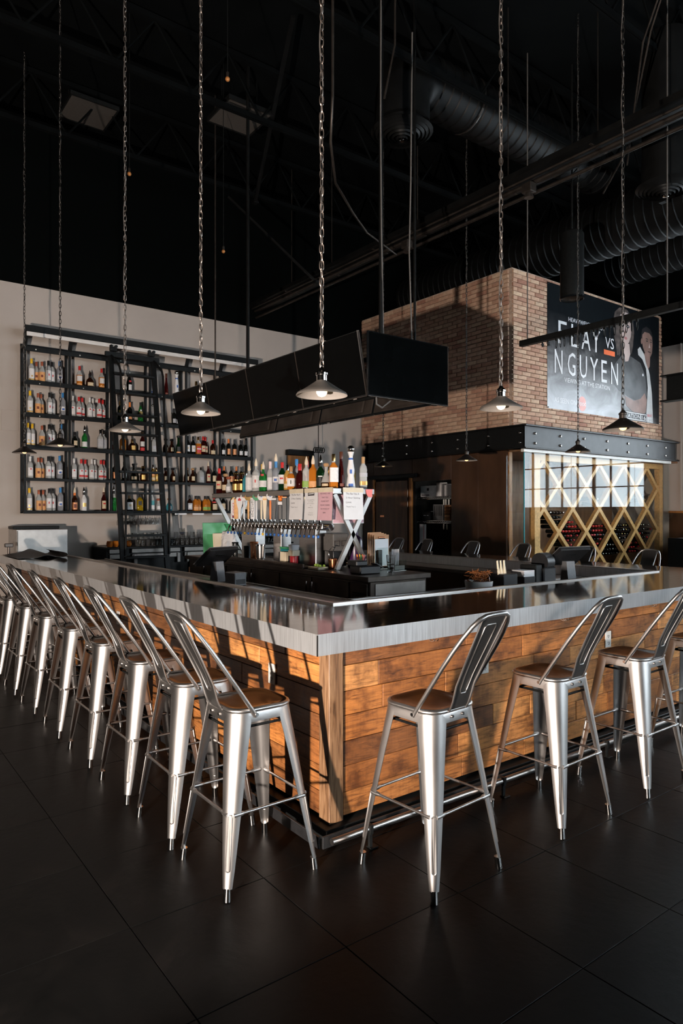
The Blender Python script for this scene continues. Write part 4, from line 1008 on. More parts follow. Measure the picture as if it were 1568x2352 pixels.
t = thing('goblet', 'stemmed goblet with blue drink on the back counter by the ladder', 'glass', (2.60,7.35,1.214))
MB().lathe([(.035,0),(.004,.006),(.004,.045),(.03,.07),(.045,.11),(.042,.16),(.040,.16),(.043,.11),(.028,.072),(.001,.05)], n=14).build('goblet_glass', gl, t, smooth=50)
MB().lathe([(.001,.052),(.027,.073),(.040,.10),(.001,.10)], n=12).build('blue_drink', M['blue'], t, smooth=40)
for k in range(9):
    o = MB().lathe([(.032,0),(.034,.002),(.005,.006),(.004,.07),(.02,.09),(.036,.13),(.034,.18),(.032,.18),(.034,.13),(.018,.092),(.001,.08)], n=12).build('hanging_glass', gl, smooth=50)
    o.location = (1.78+.075*k, 7.80, 1.598); o.rotation_euler = (PI, 0, 0); tag(o, 'stemmed glass hanging upside down behind the ladder, %s from left' % ORD[k], 'glass', 'glasses hanging below the shelf')
for k in range(3):
    o = MB().lathe([(.032,0),(.034,.002),(.005,.006),(.004,.07),(.02,.09),(.036,.13),(.034,.18),(.032,.18),(.034,.13),(.018,.092),(.001,.08)], n=12).build('hanging_glass', gl, smooth=50)
    o.location = (3.90+.075*k, 7.80, 1.598); o.rotation_euler = (PI, 0, 0); tag(o, 'stemmed glass hanging upside down below right shelf end, %s from left' % ORD[k], 'glass', 'glasses hanging at the shelf end')
bottle('wineb', (2.62,7.22,.0), 0, 'black wine bottle on the floor ledge below the back counter', 'bottles below the back counter')
bt_ = [o for o in COL.objects if o.name.startswith('liquor_bottle') and o.get('group') == 'bottles below the back counter'][0]
lg_ = tag(MB().bbox(2.45,3.0,7.0,7.27,.62,.66,.004).build('bottle_ledge', M['black_metal']), 'low black ledge in front of the back counter', 'ledge')
MB().box(2.5,2.54,7.2,7.27,0,.62).box(2.9,2.94,7.2,7.27,0,.62).build('ledge_leg', M['black_metal'], lg_)
bt_.location = (2.63,7.12,.661)
bottle('winew', (2.74,7.14,.661), 0, 'black wine bottle with white label on the low ledge below the back counter', 'bottles below the back counter')
# steel machine at the left end, mat, tap
t = thing('steel_machine', 'shiny steel box machine with black lid by the back wall', 'machine', (.57,7.55,0))
MB().bbox(-.33,.33,-.24,.24,.90,1.385,.006).build('steel_body', M['satin'], t)
MB().bbox(-.33,.27,-.05,.26,1.386,1.425,.006).build('lid', M['black_metal'], t)
MB().bbox(-.34,.34,-.22,.24,.0,.90,.006).build('stand', M['black_metal'], t)
MB().cyl((-.315,-.245,.92),(-.315,-.245,1.37),.010,n=8).build('corner_trim', M['chrome'], t)
t = thing('bar_faucet', 'small chrome faucet at the far left edge of the bar', 'faucet', (.10,7.05,ZT))
MB().cyl((0,0,0),(0,0,.13),.016,n=10).build('faucet_post', M['brushed_dark'], t, smooth=40); MB().bbox(-.05,.05,-.03,.03,.10,.15,.008).build('faucet_head', M['brushed_dark'], t); MB().cyl((0,0,0),(0,0,.01),.03,n=12).build('faucet_base', M['chrome'], t)
mb = MB(); nu, nv = 26, 12
for side in (0, 1):
    for i in range(nu+1):
        for j in range(nv+1):
            u, v = i/nu, j/nv
            x = .012+.60*u; y = 6.12+.85*v
            z = .006+.020*max(0, math.sin(u*5.1-1.2+v))*v+.055*math.exp(-((u-.55)**2)/.02)*(.5+.5*v)
            if u > .86: 
                a = (u-.86)/.14*PI*.95; x = .012+.60*.86+.05*math.sin(a); z += .028*(1-math.cos(a))
            mb.v.append((x, y, ZT+z+(.005 if side else 0)))
m_ = nv+1; B = (nu+1)*m_
for i in range(nu):
    for j in range(nv):
        a = i*m_+j; mb.f.append((a, a+1, a+m_+1, a+m_)); mb.m.append(0); mb.f.append((B+a, B+a+m_, B+a+m_+1, B+a+1)); mb.m.append(0)
for i in range(nu):
    for j in (0, nv): a = i*m_+j; f = (a, a+m_, B+a+m_, B+a); mb.f.append(f if j == 0 else f[::-1]); mb.m.append(0)
for j in range(nv):
    for i in (0, nu): a = i*m_+j; mb.f.append((a, B+a, B+a+1, a+1)); mb.m.append(0)
tag(mb.build('rubber_mat', M['rubber'], smooth=60), 'black rubber bar mat with a curled end, lying on the left end of the bar', 'mat')

# ---------------------------------------------------------------- island
IX0, IX1, IY0, IY1 = 1.89, 2.63, 1.955, 5.65
isl = thing('bar_island', 'steel island with cooler doors standing inside the bar', 'counter', (IX0,IY0,0))
MB().bbox(IX0,IX1,IY0,IY1,1.022,1.067,.004).build('island_top', M['brushed_dark'], isl, world=True)
MB().bbox(IX0+.05,IX1-.03,IY0+.03,IY1-.03,.08,1.02,.004).build('cabinet_body', M['brushed_dark'], isl, world=True)
MB().box(IX0+.09,IX1-.06,IY0+.06,IY1-.05,0,.08).build('base', M['black_metal'], isl, world=True)
MB().bbox(IX0+.10,IX1-.05,IY0+.022,IY0+.032,.10,1.0,.002).build('end_panel', M['fascia'], isl, world=True)
yy = [IY0+.06, 2.26, 2.84, 3.42, 4.0, 4.58, 5.16]
mb = MB(); mb.bbox(IX0+.035,IX0+.05,yy[0],yy[1]-.01,.10,1.0,.003); mb.build('grille_panel', M['brushed_dark'], isl, world=True)
mb = MB()
for k in range(16): mb.box(IX0+.030,IX0+.036,yy[0]+.04,yy[0]+.135,.55+.024*k,.562+.024*k); mb.box(IX0+.030,IX0+.036,yy[0]+.145,yy[1]-.05,.55+.024*k,.562+.024*k)
mb.build('vent_slot', M['black_metal'], isl, world=True)
for k in range(1, 6):
    a, b = yy[k]+.008, yy[k+1]-.008
    dr = MB().bbox(IX0+.030,IX0+.05,a,b,.10,1.0,.003).build('cooler_door', M['brushed_dark'], isl, world=True)
    MB().box(-.002+.030,.0302,a-IY0+.10,b-IY0-.06,.22,.86).build('door_glass', M['black_gloss'], dr)
    yh = a-IY0+.05 if k % 2 == 0 else b-IY0-.03
    MB().tube([(.012,yh,.62),(.008,yh,.66),(.008,yh,.92),(.012,yh,.96)],.010,8).build('door_handle', M['chrome'], dr, smooth=50)
MB().bbox(IX0+.02,2.42,2.98,5.02,1.067,1.085,.003).box(IX0+.02,IX0+.04,2.98,5.02,1.085,1.115).box(2.40,2.42,2.98,5.02,1.085,1.10).build('drain_tray', M['brushed_dark'], isl, world=True)
# raised bottle shelf on X legs, carrying the tap rail
SX0, SX1, SY0, SY1, SZT = 2.03, 2.53, 2.64, 5.17, 1.846
ts = thing('tap_shelf', 'steel shelf on crossed legs over the island, bottles on top', 'shelf', (SX0,SY0,1.067))
MB().bbox(SX0,SX1,SY0,SY1,SZT-.055,SZT,.004).build('shelf_top', M['brushed'], ts, world=True)
for y in (SY0+.03, SY1-.06):
    for a, b in ((SX0+.03,SX1-.06),(SX1-.03,SX0+.06)):
        MB().bar((a,y,SZT-.056),(b,y,1.069),.045,.030,(0,1,0)).build('crossed_leg', M['satin'], ts, world=True)
    MB().bbox(SX0+.02,SX0+.10,y-.04,y+.04,1.067,1.075,.002).bbox(SX1-.10,SX1-.02,y-.04,y+.04,1.067,1.075,.002).build('leg_foot', M['chrome'], ts, world=True)
TY0, TY1 = 2.83, 4.76
tr = thing('tap_rail', 'long steel beer tap rail on box columns with rows of faucets', 'beer tap', (2.075,2.84,1.086))
MB().tube([(2.145,TY0,1.472),(2.145,TY1,1.472)],.036,14).build('rail_pipe', M['chrome'], tr, world=True, smooth=40)
for y0, y1 in ((3.05,3.35),(3.70,3.86),(4.25,4.57)):
    MB().bbox(2.115,2.245,y0,y1,1.086,1.45,.004).build('column', M['brushed'], tr, world=True)
NT = 24
for k in range(NT):
    y = TY1-.04-(TY1-TY0-.08)*k/(NT-1)
    mb = MB(); mb.cyl((2.115,y,1.472),(2.06,y,1.472),.011,n=8); mb.lathe([(.014,0),(.014,.03),(.010,.045)], (2.06,y,1.459), 8)
    mb.tube([(2.05,y,1.467),(2.03,y,1.447),(2.02,y,1.407),(2.015,y-.002,1.382)],[.008,.008,.007,.007],6)
    f = mb.build('faucet', M['brass_tip'], tr, world=True, smooth=50)
    MB().lathe([(.006,-.012),(.013,-.004),(.012,.012),(.004,.018)], (0,0,0), 8).build('spout_plug', M['blue'] if k not in (5,10) else M['yellow'], f, smooth=60).location = (2.015-2.075, y-.002-2.84, 1.377-1.086)
def handle(y, kind, label, cols):
    t = thing('tap_handle', label, None, (2.057-2.075, y+.14-2.84, 1.5045-1.086)); t.parent = tr; t.rotation_euler = (0, 0, .80)
    MB().lathe([(.010,0),(.012,.02),(.010,.035)], n=8).build('ferrule', M['chrome'], t, smooth=40)
    m0, m1 = cols[0], cols[1]
    F = lambda u, v, w: (w, -u, v)
    if kind == 'slab': MB().prism([(-.024,.035),(.016,.035),(.026,.30),(.002,.27),(-.026,.25)], F, -.012, .012).build('grip', m0, t); MB().prism([(-.026,.25),(.002,.27),(.026,.30),(.020,.31)], F, -.0125, .0125).build('crest', m1, t)
    elif kind == 'paddle': MB().prism([(-.013,.035),(.013,.035),(.016,.15),(.036,.22),(.040,.27),(.026,.30),(-.026,.30),(-.040,.27),(-.036,.22),(-.016,.15)], F, -.010, .010).build('grip', m0, t); MB().prism([(-.018,.245),(.018,.245),(.018,.262),(0,.282),(-.018,.262)], F, -.0115, -.0100).build('emblem', m1, t)
    elif kind == 'disc':
        MB().lathe([(.009,.035),(.012,.10),(.012,.24)], n=10).build('grip', m0, t, smooth=50)
        MB().prism([(.043*math.cos(2*PI*q/20), .285+.043*math.sin(2*PI*q/20)) for q in range(20)], F, -.008, .008).build('disc', m0 if cols[2] is None else cols[2], t); MB().prism([(.014*math.cos(2*PI*q/12), .292+.014*math.sin(2*PI*q/12)) for q in range(12)], F, -.0095, -.008).build('emblem', m1, t)
    elif kind == 'board': MB().bbox(-.012,.012,-.024,.024,.035,.27,.004).build('grip', m0, t); MB().bbox(-.013,.013,-.026,.026,.262,.275,.003).build('crest', m1, t)
    elif kind == 'wedge': MB().prism([(-.010,.035),(.010,.035),(.024,.26),(.012,.29),(-.012,.29),(-.024,.26)], F, -.011, .011).build('grip', m0, t); MB().prism([(-.022,.245),(.022,.245),(.024,.262),(-.024,.262)], F, -.0122, .0122).build('band', m1, t)
    elif kind == 'figure':
        MB().bbox(-.016,.016,-.020,.020,.035,.19,.005).build('grip', m0, t); MB().bbox(-.018,.018,-.026,.026,.19,.225,.004).build('plate', M['paper'], t)
        mb = MB(); mb.sphere((0,0,.255),.026,10); mb.sphere((-.004,.012,.28),.016,8); mb.sphere((.0,-.016,.272),.014,8); mb.build('figure', m1, t, smooth=60)
    return t
hs = [(4.53,'slab','tall white and red lettered tap handle, leftmost of the row',(M['paper'],M['yellow'])),
 (4.455,'board','plain honey wood tap handle beside the red lettered one',(M['lattice'],M['orange_wood'])),
 (4.37,'paddle','white paddle tap handle with red emblem',(M['paper'],M['red'])),
 (4.265,'disc','thin white tap handle with round white disc on top',(M['paper'],M['orange'],None)),
 (4.165,'disc','tan wood tap handle with round golden disc',(M['lattice'],M['orange_wood'],M['gold'])),
 (4.065,'board','white tap handle with tall black upright lettering',(M['paper'],M['paper'])),
 (3.985,'disc','white tap handle with green ring disc',(M['paper'],M['red'],M['green'])),
 (3.875,'disc','pale tap handle topped by a blue and white round fish plate',(M['cream_board'],M['blue'],M['paper'])),
 (3.80,'wedge','thin cream tap handle right of the blue round one',(M['cream_board'],M['lattice'])),
 (3.685,'disc','orange-brown tap handle with round white badge',(M['orange'],M['blue'],M['paper'])),
 (3.605,'wedge','narrow dark tap handle with white bands',(M['black_plastic'],M['paper'])),
 (3.48,'figure','black tap handle topped by an orange and black figure',(M['black_plastic'],M['orange'])),
 (3.40,'board','dark tap handle peeping out left of the first paper sign',(M['black_plastic'],M['copper'])),
 (3.26,'board','steel tap handle hidden behind the first white sign',(M['brushed'],M['paper'])),
 (3.10,'wedge','orange tap handle showing between the white signs',(M['orange'],M['yellow'])),
 (2.98,'wedge','cream tap handle behind the middle white sign',(M['cream_board'],M['gold'])),
 (2.86,'wedge','yellow tap handle behind the pink sign',(M['yellow'],M['black_plastic'])),
 (2.76,'board','white tap handle behind the right edge of the pink sign',(M['paper'],M['red']))]
HH = {}
for h in hs: HH[h[0]] = handle(*h)
t = HH[4.53]; text_mesh('Coors', (.055,.225,-.017,.013), lambda u, v, w: (-.0125-w, v, u), M['red'], parent=t, world=False)
MB().box(-.0128,-.012,-.018,.008,.045,.075).build('emblem', M['plum'], t)
t = HH[4.065]
for i, c in enumerate('DESCHUTES'): text_mesh(c, (-.013,.013,.240-.0225*i,.256-.0225*i), lambda u, v, w: (-.0122-w, -u, v), M['ink'], parent=t, world=False)
# bottles on top of the tap shelf
IB = [(5.11,2.10,'tanred','x'),(5.02,2.14,'clearround','x'),(4.90,2.12,'silverball','x'),(4.80,2.16,'silverball','x'),(4.70,2.11,'goldball','x'),(4.60,2.13,'goldball','x'),(4.50,2.13,'tealgin','x'),(4.40,2.12,'clearpour','x'),(4.26,2.13,'bigpour','x'),(4.10,2.13,'gingreen','x'),
 (3.95,2.13,'pinkcap','x'),(3.83,2.13,'frosttall','x'),(3.70,2.13,'irish','x'),(3.60,2.13,'amblab','x'),(3.51,2.12,'tenlab','x'),(3.36,2.13,'redneck','x'),(3.24,2.13,'ryegreen','x'),(3.12,2.13,'ryeorange','x'),(2.99,2.13,'blackpour','x'),(2.88,2.12,'flaskdec','x'),
 (2.76,2.12,'malt','x'),(2.79,2.235,'tallred','x'),(2.78,2.345,'ceram','x'),(2.87,2.43,'yellowliq','x'),(2.76,2.485,'bluelab','x'),
 (4.32,2.25,'citrus','x'),(4.02,2.25,'blackcap','x'),(3.62,2.26,'frostblue','x'),(3.42,2.26,'redcap','x'),(3.16,2.25,'redwhisk','x'),(3.03,2.26,'honeyb','x'),(4.78,2.27,'whisklab','x'),(5.0,2.28,'blackwhite','x')]
BT.update({
 'tealgin': (('square',.25,.036,'teal','silver',[]), 'square teal blue bottle'),
 'clearpour': (('vodka',.28,.042,'clear',None,[(.10,.60,1.1,'white')],None,'cream'), 'clear bottle with white label and cream pourer'),
 'bigpour': (('vodka',.33,.045,'clear',None,[(.14,.56,.95,'white'),(.32,.42,.16,'red')],None,'cream'), 'large clear bottle with white label and tall cream pourer'),
 'gingreen': (('round',.28,.046,'green',None,[(.18,.44,1.1,'white'),(.62,.70,.4,'red')],None,'cream'), 'green bottle with white label, red seal and cream pourer'),
 'pinkcap': (('wine',.33,.036,'clear','rose',[(.08,.46,.8,'white')]), 'slim clear bottle with pink and white foil'),
 'frosttall': (('wine',.335,.041,'frost','blue',[(.28,.46,.8,'white'),(.32,.40,.35,'blue')],None,'cream'), 'frosted tall bottle with bright blue neck and cream tip'),
 'irish': (('round',.305,.042,'dgreen','red',[(.24,.56,1.0,'white'),(.4,.46,.4,'red')]), 'dark green bottle with red cap and cream label'),
 'tenlab': (('square',.25,.042,'amber','cork',[(.16,.50,.9,'white'),(.26,.42,.12,'black')],'clear'), 'square amber bottle with white label and cork'),
 'redneck': (('squat',.27,.046,'maroon','red',[]), 'dark red bottle with clear shoulders and red cap'),
 'ryegreen': (('slab',.29,.040,'amber',None,[(.08,.30,.9,'green')],'clear','cream',.35), 'amber flask with green label and cream pourer'),
 'ryeorange': (('slab',.29,.042,'amber',None,[(.08,.28,.9,'orange')],None,'cream'), 'amber flask with orange label and cream pourers'),
 'blackpour': (('round',.28,.044,'dgreen','black',[(.10,.40,.9,'black'),(.42,.46,.5,'white')],None,'silver'), 'dark green bottle with black label and steel pourer'),
 'flaskdec': (('decanter',.24,.052,'brown','cork',[(.1,.2,.6,'tan')],'clear',None,.4), 'short bell-shaped decanter of brown liquor'),
 'malt': (('square',.33,.044,'amber','gold',[(.18,.60,.95,'white')],'clear',None,.75), 'tall amber bottle with big white label and gold foil'),
 'yellowliq': (('slab',.26,.036,'yellow','teal' if 0 else 'gold',[]), 'yellow-green liqueur bottle at the end of the shelf'),
 'bluelab': (('slab',.32,.040,'brown','cork',[(.12,.24,.9,'gold'),(.38,.50,.9,'grey')],'clear',None,.5), 'dark square bottle with slanted grey label and gold band')})
for i, (y, x, key, _) in enumerate(IB):
    lab = BT[key][1]+', %s along tap shelf %s' % ((ORD[i], 'front') if i < 25 else (ORD[i-25], 'rear'))
    bottle(key, (x, y, SZT+.001), -PI/4+random.uniform(-.15,.15) if y > 2.81 else -.55+random.uniform(-.1,.1), lab, 'bottles on the tap shelf')
# paper signs
def sign(name, label, face, a0, a1, z0, z1, mat, lines, extra=None):
    t = thing(name, label, 'sign', (SX0-.012, (a0+a1)/2, z1) if face == 'side' else ((a0+a1)/2, SY0-.014, z1))
    if face == 'side': F = lambda u, v, w: (-w, -u, v)
    else: F = lambda u, v, w: (u, -w, v)
    W = (a1-a0)/2; H = z1-z0
    def curl(v): return .012*(v/H)**2
    mb = MB(); n = 6
    for w in (0, .0012):
        for k in range(n+1):
            v = -H*k/n
            for u in (-W, W): mb.v.append(F(u, v, w+curl(v)))
    B = (n+1)*2
    for k in range(n): a = 2*k; mb.f += [(a,a+2,a+3,a+1),(B+a,B+a+1,B+a+3,B+a+2),(a,B+a,B+a+2,a+2),(a+1,a+3,B+a+3,B+a+1)]; mb.m += [0]*4
    mb.f += [(0,1,B+1,B),(2*n,B+2*n,B+2*n+1,2*n+1)]; mb.m += [0,0]
    mb.build('sheet', mat, t)
    MB().prism([(-W*1.05,-.03),(W*1.05,-.03),(W*1.05,.014),(-W*1.05,.014)], F, .0028, .0034).build('tape', M['tape'], t)
    for s, u0, u1, v0, v1 in lines:
        text_mesh(s, (-W+2*W*u0, -W+2*W*u1, -H*v1, -H*v0), lambda u, v, w: F(u, v, .0014+w+curl(v)), M['ink'], parent=t, world=False)
    return t, F, W, H
bar2h = [('This Bar Has A',.13,.80,.12,.18),('2 Hour Seating',.13,.84,.255,.325),('Limit',.13,.40,.40,.46),('Thank You :)',.13,.60,.555,.61)]
sign('paper_sign', 'white paper sign with seating limit on the left side of the tap shelf', 'side', 3.13, 3.375, 1.545, 1.838, M['paper'], bar2h)
t, F, W, H = sign('paper_sign', 'white paper sign with small centred lines, left of the pink one', 'side', 2.875, 3.10, 1.54, 1.838, M['paper'],
   [('You Increased Time',.20,.74,.325,.352),('Left Overnight',.26,.66,.385,.412),('We are Changed as',.20,.74,.445,.472),('it is',.42,.52,.505,.53),('Behind You',.30,.64,.57,.597),('Thank you',.34,.66,.75,.778),('Management',.31,.69,.81,.84)])
MB().prism([(-W*.5,-H*.20),(W*.48,-H*.19),(W*.48,-H*.08),(-W*.5,-H*.09)], F, .0016, .0024).build('header_block', M['ink'], t); MB().prism([(-W*.42,-H*.155),(W*.40,-H*.145),(W*.40,-H*.115),(-W*.42,-H*.125)], F, .0024, .0028).build('header_band', M['paper'], t)
sign('paper_sign', 'pink paper sign asking guests about chairs and stools', 'side', 2.635, 2.868, 1.54, 1.838, M['paper_pink'],
   [('WE KINDLY ASK',.14,.84,.12,.165),('THAT YOU',.26,.70,.245,.29),('PLEASE NOT',.22,.76,.365,.41),('MOVE CHAIRS',.18,.82,.49,.535),('OR STOOLS AT',.20,.80,.61,.655),('BAR',.38,.56,.73,.775)])
sign('paper_sign', 'white paper sign with seating limit on the end of the tap shelf', 'end', 2.135, 2.372, 1.548, 1.838, M['paper'], bar2h)
t = thing('paper_sign', 'lilac paper sign taped behind the crossed leg, facing the far counter', 'sign', (2.27,SY0+.085,1.785))
MB().box(-.18,.19,0,.002,-.27,0).build('sheet', M['paper_pink'], t); MB().box(-.185,.195,.002,.004,-.275,.0).build('sleeve', M['paper'], t)
stk = tag(MB().prism([(0,0),(.085,.005),(.08,-.075),(.03,-.07),(.008,-.04)], lambda u, v, w: (u,w,v), -.001, .001).build('sticky_note', M['sticker']), 'coral red sticky note on the end of the tap shelf', 'note'); stk.location = (2.415,SY0-.0055,1.838)

# small things on the island
ZI = 1.0865
def item(name, label, cat, loc, rz=0): return thing(name, label, cat, loc, rz)
t = item('cutting_board', 'translucent green cutting board standing at the left end of the island', 'board', (2.15,5.30,ZI)); o = MB().bbox(-.17,.17,-.008,.008,0,.40,.006).build('board', M['green_trans'], t); o.rotation_euler = (-.08,0,0)
t = item('cutting_board', 'cream cutting board leaning on the green one', 'board', (2.19,5.20,ZI)); o = MB().bbox(-.12,.12,-.008,.008,0,.27,.006).build('board', M['cream_board'], t); o.rotation_euler = (-.12,0,0)
t = item('plastic_bag', 'crumpled clear plastic bag with green twist on the island', 'bag', (2.13,4.92,ZI))
mb = MB(); prof = []
for i in range(9):
    z = .30*i/8
    for k in range(14):
        a = 2*PI*k/14; r = (.11*(1-.45*(z/.3)**2))*(1+.22*math.sin(3*a+z*20)*random.uniform(.4,1)+random.uniform(-.12,.12)); mb.v.append((r*math.cos(a), r*.9*math.sin(a), z+random.uniform(-.008,.008) if i else 0))
for i in range(8):
    for k in range(14): mb.f.append((i*14+k, i*14+(k+1) % 14, (i+1)*14+(k+1) % 14, (i+1)*14+k)); mb.m.append(0)
mb.f.append(tuple(range(13,-1,-1))); mb.m.append(0); mb.f.append(tuple(8*14+k for k in range(14))); mb.m.append(0)
mb.build('bag_film', M['bag'], t); MB().lathe([(.055,.295),(.025,.32),(.045,.36),(.06,.39)], n=9).build('bag_knot', M['green'], t)
def cup(name, label, loc, r0, r1, h, mat, rim=None, cat='cup'):
    t = item(name, label, cat, loc); MB().lathe([(r0,0),(r1,h),(r1-.003,h),(r0-.003,.004),(.001,.004)], n=16).build('cup_body', mat, t, smooth=40)
    if rim is not None: MB().lathe([(r1-.004,h-.002),(r1+.003,h),(r1+.003,h+.014),(r1-.004,h+.012)], n=16, capb=False, capt=False).build('cup_rim', rim, t, smooth=40)
    return t
cup('steel_shaker','slim steel shaker cup right of the plastic bag',(2.02,4.55,1.116 if 0 else ZI),.030,.036,.17,M['chrome'],M['black_plastic'])
t = cup('black_cup','black plastic tumbler in front of the steel column',(2.03,4.28,ZI),.036,.044,.15,M['black_plastic'])
MB().cyl((.0,.0,.1),(.03,.02,.17),.006,n=6).build('muddler', M['black_plastic'], t)
cup('copper_mug','tall copper cup with orange rim',(2.02,4.11,ZI),.036,.044,.19,M['copper'],M['orange'])
t = cup('steel_shaker','wide brass-toned shaker with lid beside the copper cup',(2.01,3.96,ZI),.040,.052,.165,M['brushed'],M['chrome'])
t = item('teal_caddy','teal napkin caddy box behind the kraft sleeve','box',(2.13,3.50,ZI)); MB().bbox(-.09,.09,-.10,.10,0,.15,.008).build('caddy_body', M['teal'], t); MB().bbox(-.095,.095,-.105,.105,.15,.17,.004).build('caddy_lid', M['green'], t)
t = item('kraft_sleeve','small upright kraft paper sleeve on the island','paper',(1.99,3.44,ZI)); MB().bbox(-.02,.02,-.055,.055,0,.125,.004).build('sleeve', M['cream_board'], t); MB().bbox(-.024,.024,.045,.07,0,.12,.003).build('sleeve_back', M['black_plastic'], t)
t = item('white_tub','white tub stacked on a red cup, left of the steel canister','cup',(2.0,3.27,ZI)); MB().lathe([(.042,0),(.046,.085),(.044,.09)], n=16).build('red_cup', M['red'], t, smooth=40); MB().bbox(-.045,.045,-.045,.045,.09,.15,.006).build('tub', M['cream_board'], t); MB().lathe([(.05,.15),(.058,.20),(.054,.205)], n=16).build('bowl', M['paper'], t, smooth=40)
t = item('pink_folder','bright pink folder behind the tap columns','paper',(2.31,3.33,ZI)); MB().bbox(-.003,.003,-.09,.09,.0,.33,.002).build('folder', pm('magenta_card', (.42,.05,.20), .5, 0, .08, 8), t)
t = item('glass_washer','grey boxy printed carton under the end of the tap rail','box',(2.28,2.97,ZI if 0 else 1.086)); MB().bbox(-.09,.09,-.11,.06,.15,.32,.006).build('carton', M['cord'], t); MB().bbox(-.095,.095,-.115,.065,.32,.325,.002).build('carton_lid', M['grey_plastic'], t); MB().bbox(-.08,.08,-.10,.05,0,.15,.004).build('carton_base', M['black_plastic'], t)
mb = MB()
for s_ in (-.042,.042):
    mb.tube([(s_-.03,-.1115,.20),(s_-.03,-.1115,.25),(s_+.03,-.1115,.25),(s_+.03,-.1115,.20)],.003,5,closed=True)
mb.build('printed_outline', M['ink'], t)
t = item('copper_mug','copper mug with looped wire handle behind the crossed leg','cup',(2.12,2.77,1.068)); MB().lathe([(.04,0),(.046,.10),(.043,.10),(.037,.004),(.001,.004)], n=16).build('mug_body', M['copper'], t, smooth=40); MB().tube([(-.05,-.02,.09),(-.075,-.03,.17),(-.03,-.02,.22),(.02,-.01,.21)],.004,6).build('wire_handle', M['chrome'], t, smooth=60)
t = item('lime_tray','shallow pale tray of lime wedges beside the crossed leg','tray',(2.00,2.86,1.068)); MB().bbox(-.06,.06,-.10,.08,0,.03,.006).build('tray_body', M['cream_board'], t)
lm = pm('lime_flesh', (.35,.52,.08), .4, 0, .2, 30)
for k in range(8): MB().sphere((random.uniform(-.04,.04), random.uniform(-.08,.05), .038), .014, 8).build('lime_wedge', lm, t, smooth=60)
t = item('speed_bottle','dark purple container behind the crossed legs','container',(2.43,2.82,1.068)); MB().lathe([(.07,0),(.075,.01),(.075,.26),(.06,.30),(.03,.32),(.03,.36)], n=16).build('container_body', M['plum'], t, smooth=40); MB().lathe([(.033,.355),(.033,.385)], n=12).build('lid', M['black_plastic'], t, smooth=40)
t = item('receipt_printer','black receipt printer with grey window at the near end of the island','printer',(2.10,2.24,1.068), -.1); MB().bbox(-.12,.10,-.09,.09,0,.075,.010).build('printer_body', M['black_plastic'], t)
o = MB().bbox(-.045,.045,-.05,.05,-.003,.003,.002).build('glass_window', M['grey_plastic'], t); o.location = (.10,-.03,.070); o.rotation_euler = (0,.5,0)
MB().bbox(-.14,-.02,-.06,.10,.075,.12,.008).build('printer_hood', M['black_plastic'], t)
t = item('marker_pan','small steel pan full of coloured markers','pan',(2.24,2.50,1.068), .3); MB().lathe([(.055,.055),(.066,.10),(.063,.10),(.052,.06),(.001,.06)], n=18).build('pan_bowl', M['chrome'], t, smooth=40); MB().cyl((0,0,0),(0,0,.055),.05,n=14).build('pan_base', M['black_plastic'], t); MB().bar((-.06,0,.09),(-.22,0,.085),.02,.008).build('pan_handle', M['gold'], t)
for k, (c_, a) in enumerate(((M['green'],-2.4),(M['plum'],-1.2),(M['orange'],.2),(M['yellow'],.7),(M['paper'],-.6),(M['sticker'],-1.8),(M['orange'],1.2))):
    p0 = Vector((.03*math.cos(a), .03*math.sin(a), .065)); MB().cyl(p0, p0+Vector((.025*math.cos(a), .025*math.sin(a), .085)),.007,n=8).build('marker', c_, t, smooth=40)
t = item('pint_glass','empty pint glass standing at the near end of the island','glass',(2.36,2.20,1.068)); MB().lathe([(.030,0),(.031,.05),(.036,.055),(.043,.16),(.0405,.16),(.034,.06),(.028,.05),(.028,.014),(.001,.014)], n=20).build('pint_body', gl, t, smooth=40)
t = item('menu_holder','clear acrylic menu holder behind the pint glass','holder',(2.52,2.46,1.068), .15)
MB().bbox(-.12,.12,-.003,.003,0,.21,.002).build('acrylic_front', M['glass_pane'], t); MB().bbox(-.12,.12,.05,.056,0,.22,.002).build('acrylic_back', M['glass_pane'], t); MB().bbox(-.12,.12,-.003,.056,0,.006,.002).build('acrylic_base', M['white_plastic'], t); MB().bbox(-.10,-.04,.005,.03,.01,.19,.004).build('card_reader', M['black_plastic'], t)
for k in range(4):
    t = item('clipboard','brown clipboard with paper, %s of the stack in the acrylic holder' % ('front one','second one','third one','rear one')[k],'clipboard',(2.50-.014*k,2.50+.018*k,1.085), .15+.03*k); t['group'] = 'clipboards on the island'
    o = MB().bbox(-.11,.11,-.002,.002,.01,.315+.008*k,.001).build('board', M['bread'], t); MB().box(-.10,.10,-.0035,-.002,.015,.275).build('sheet', M['paper'], t); MB().bbox(-.05,.05,-.010,-.002,.275,.30,.003).build('clip', M['copper'], t); MB().cyl((-.04,-.008,.283),(.04,-.008,.283),.006,n=8).build('clip_spring', M['black_metal'], t)
t = item('acrylic_box','clear acrylic straw box with black and white striped straws','box',(2.52,2.30,1.068), .1)
for a in ((-.08,.08,-.05,-.046,0,.10),(-.08,.08,.046,.05,0,.10),(-.08,-.076,-.05,.05,0,.10),(.076,.08,-.05,.05,0,.10)): MB().box(*a).build('side_wall', M['glass_pane'], t)
MB().box(-.08,.08,-.05,.05,0,.004).build('box_floor', M['white_plastic'], t); MB().bbox(-.07,.07,-.04,.04,.006,.05,.004).build('napkin_stack', M['cord'], t)
for k in range(5): MB().bar((-.05+.022*k,.02,.05),(-.03+.022*k,.03,.20),.011,.003).build('striped_straw', M['paper'] if k % 2 else M['paper'], t)

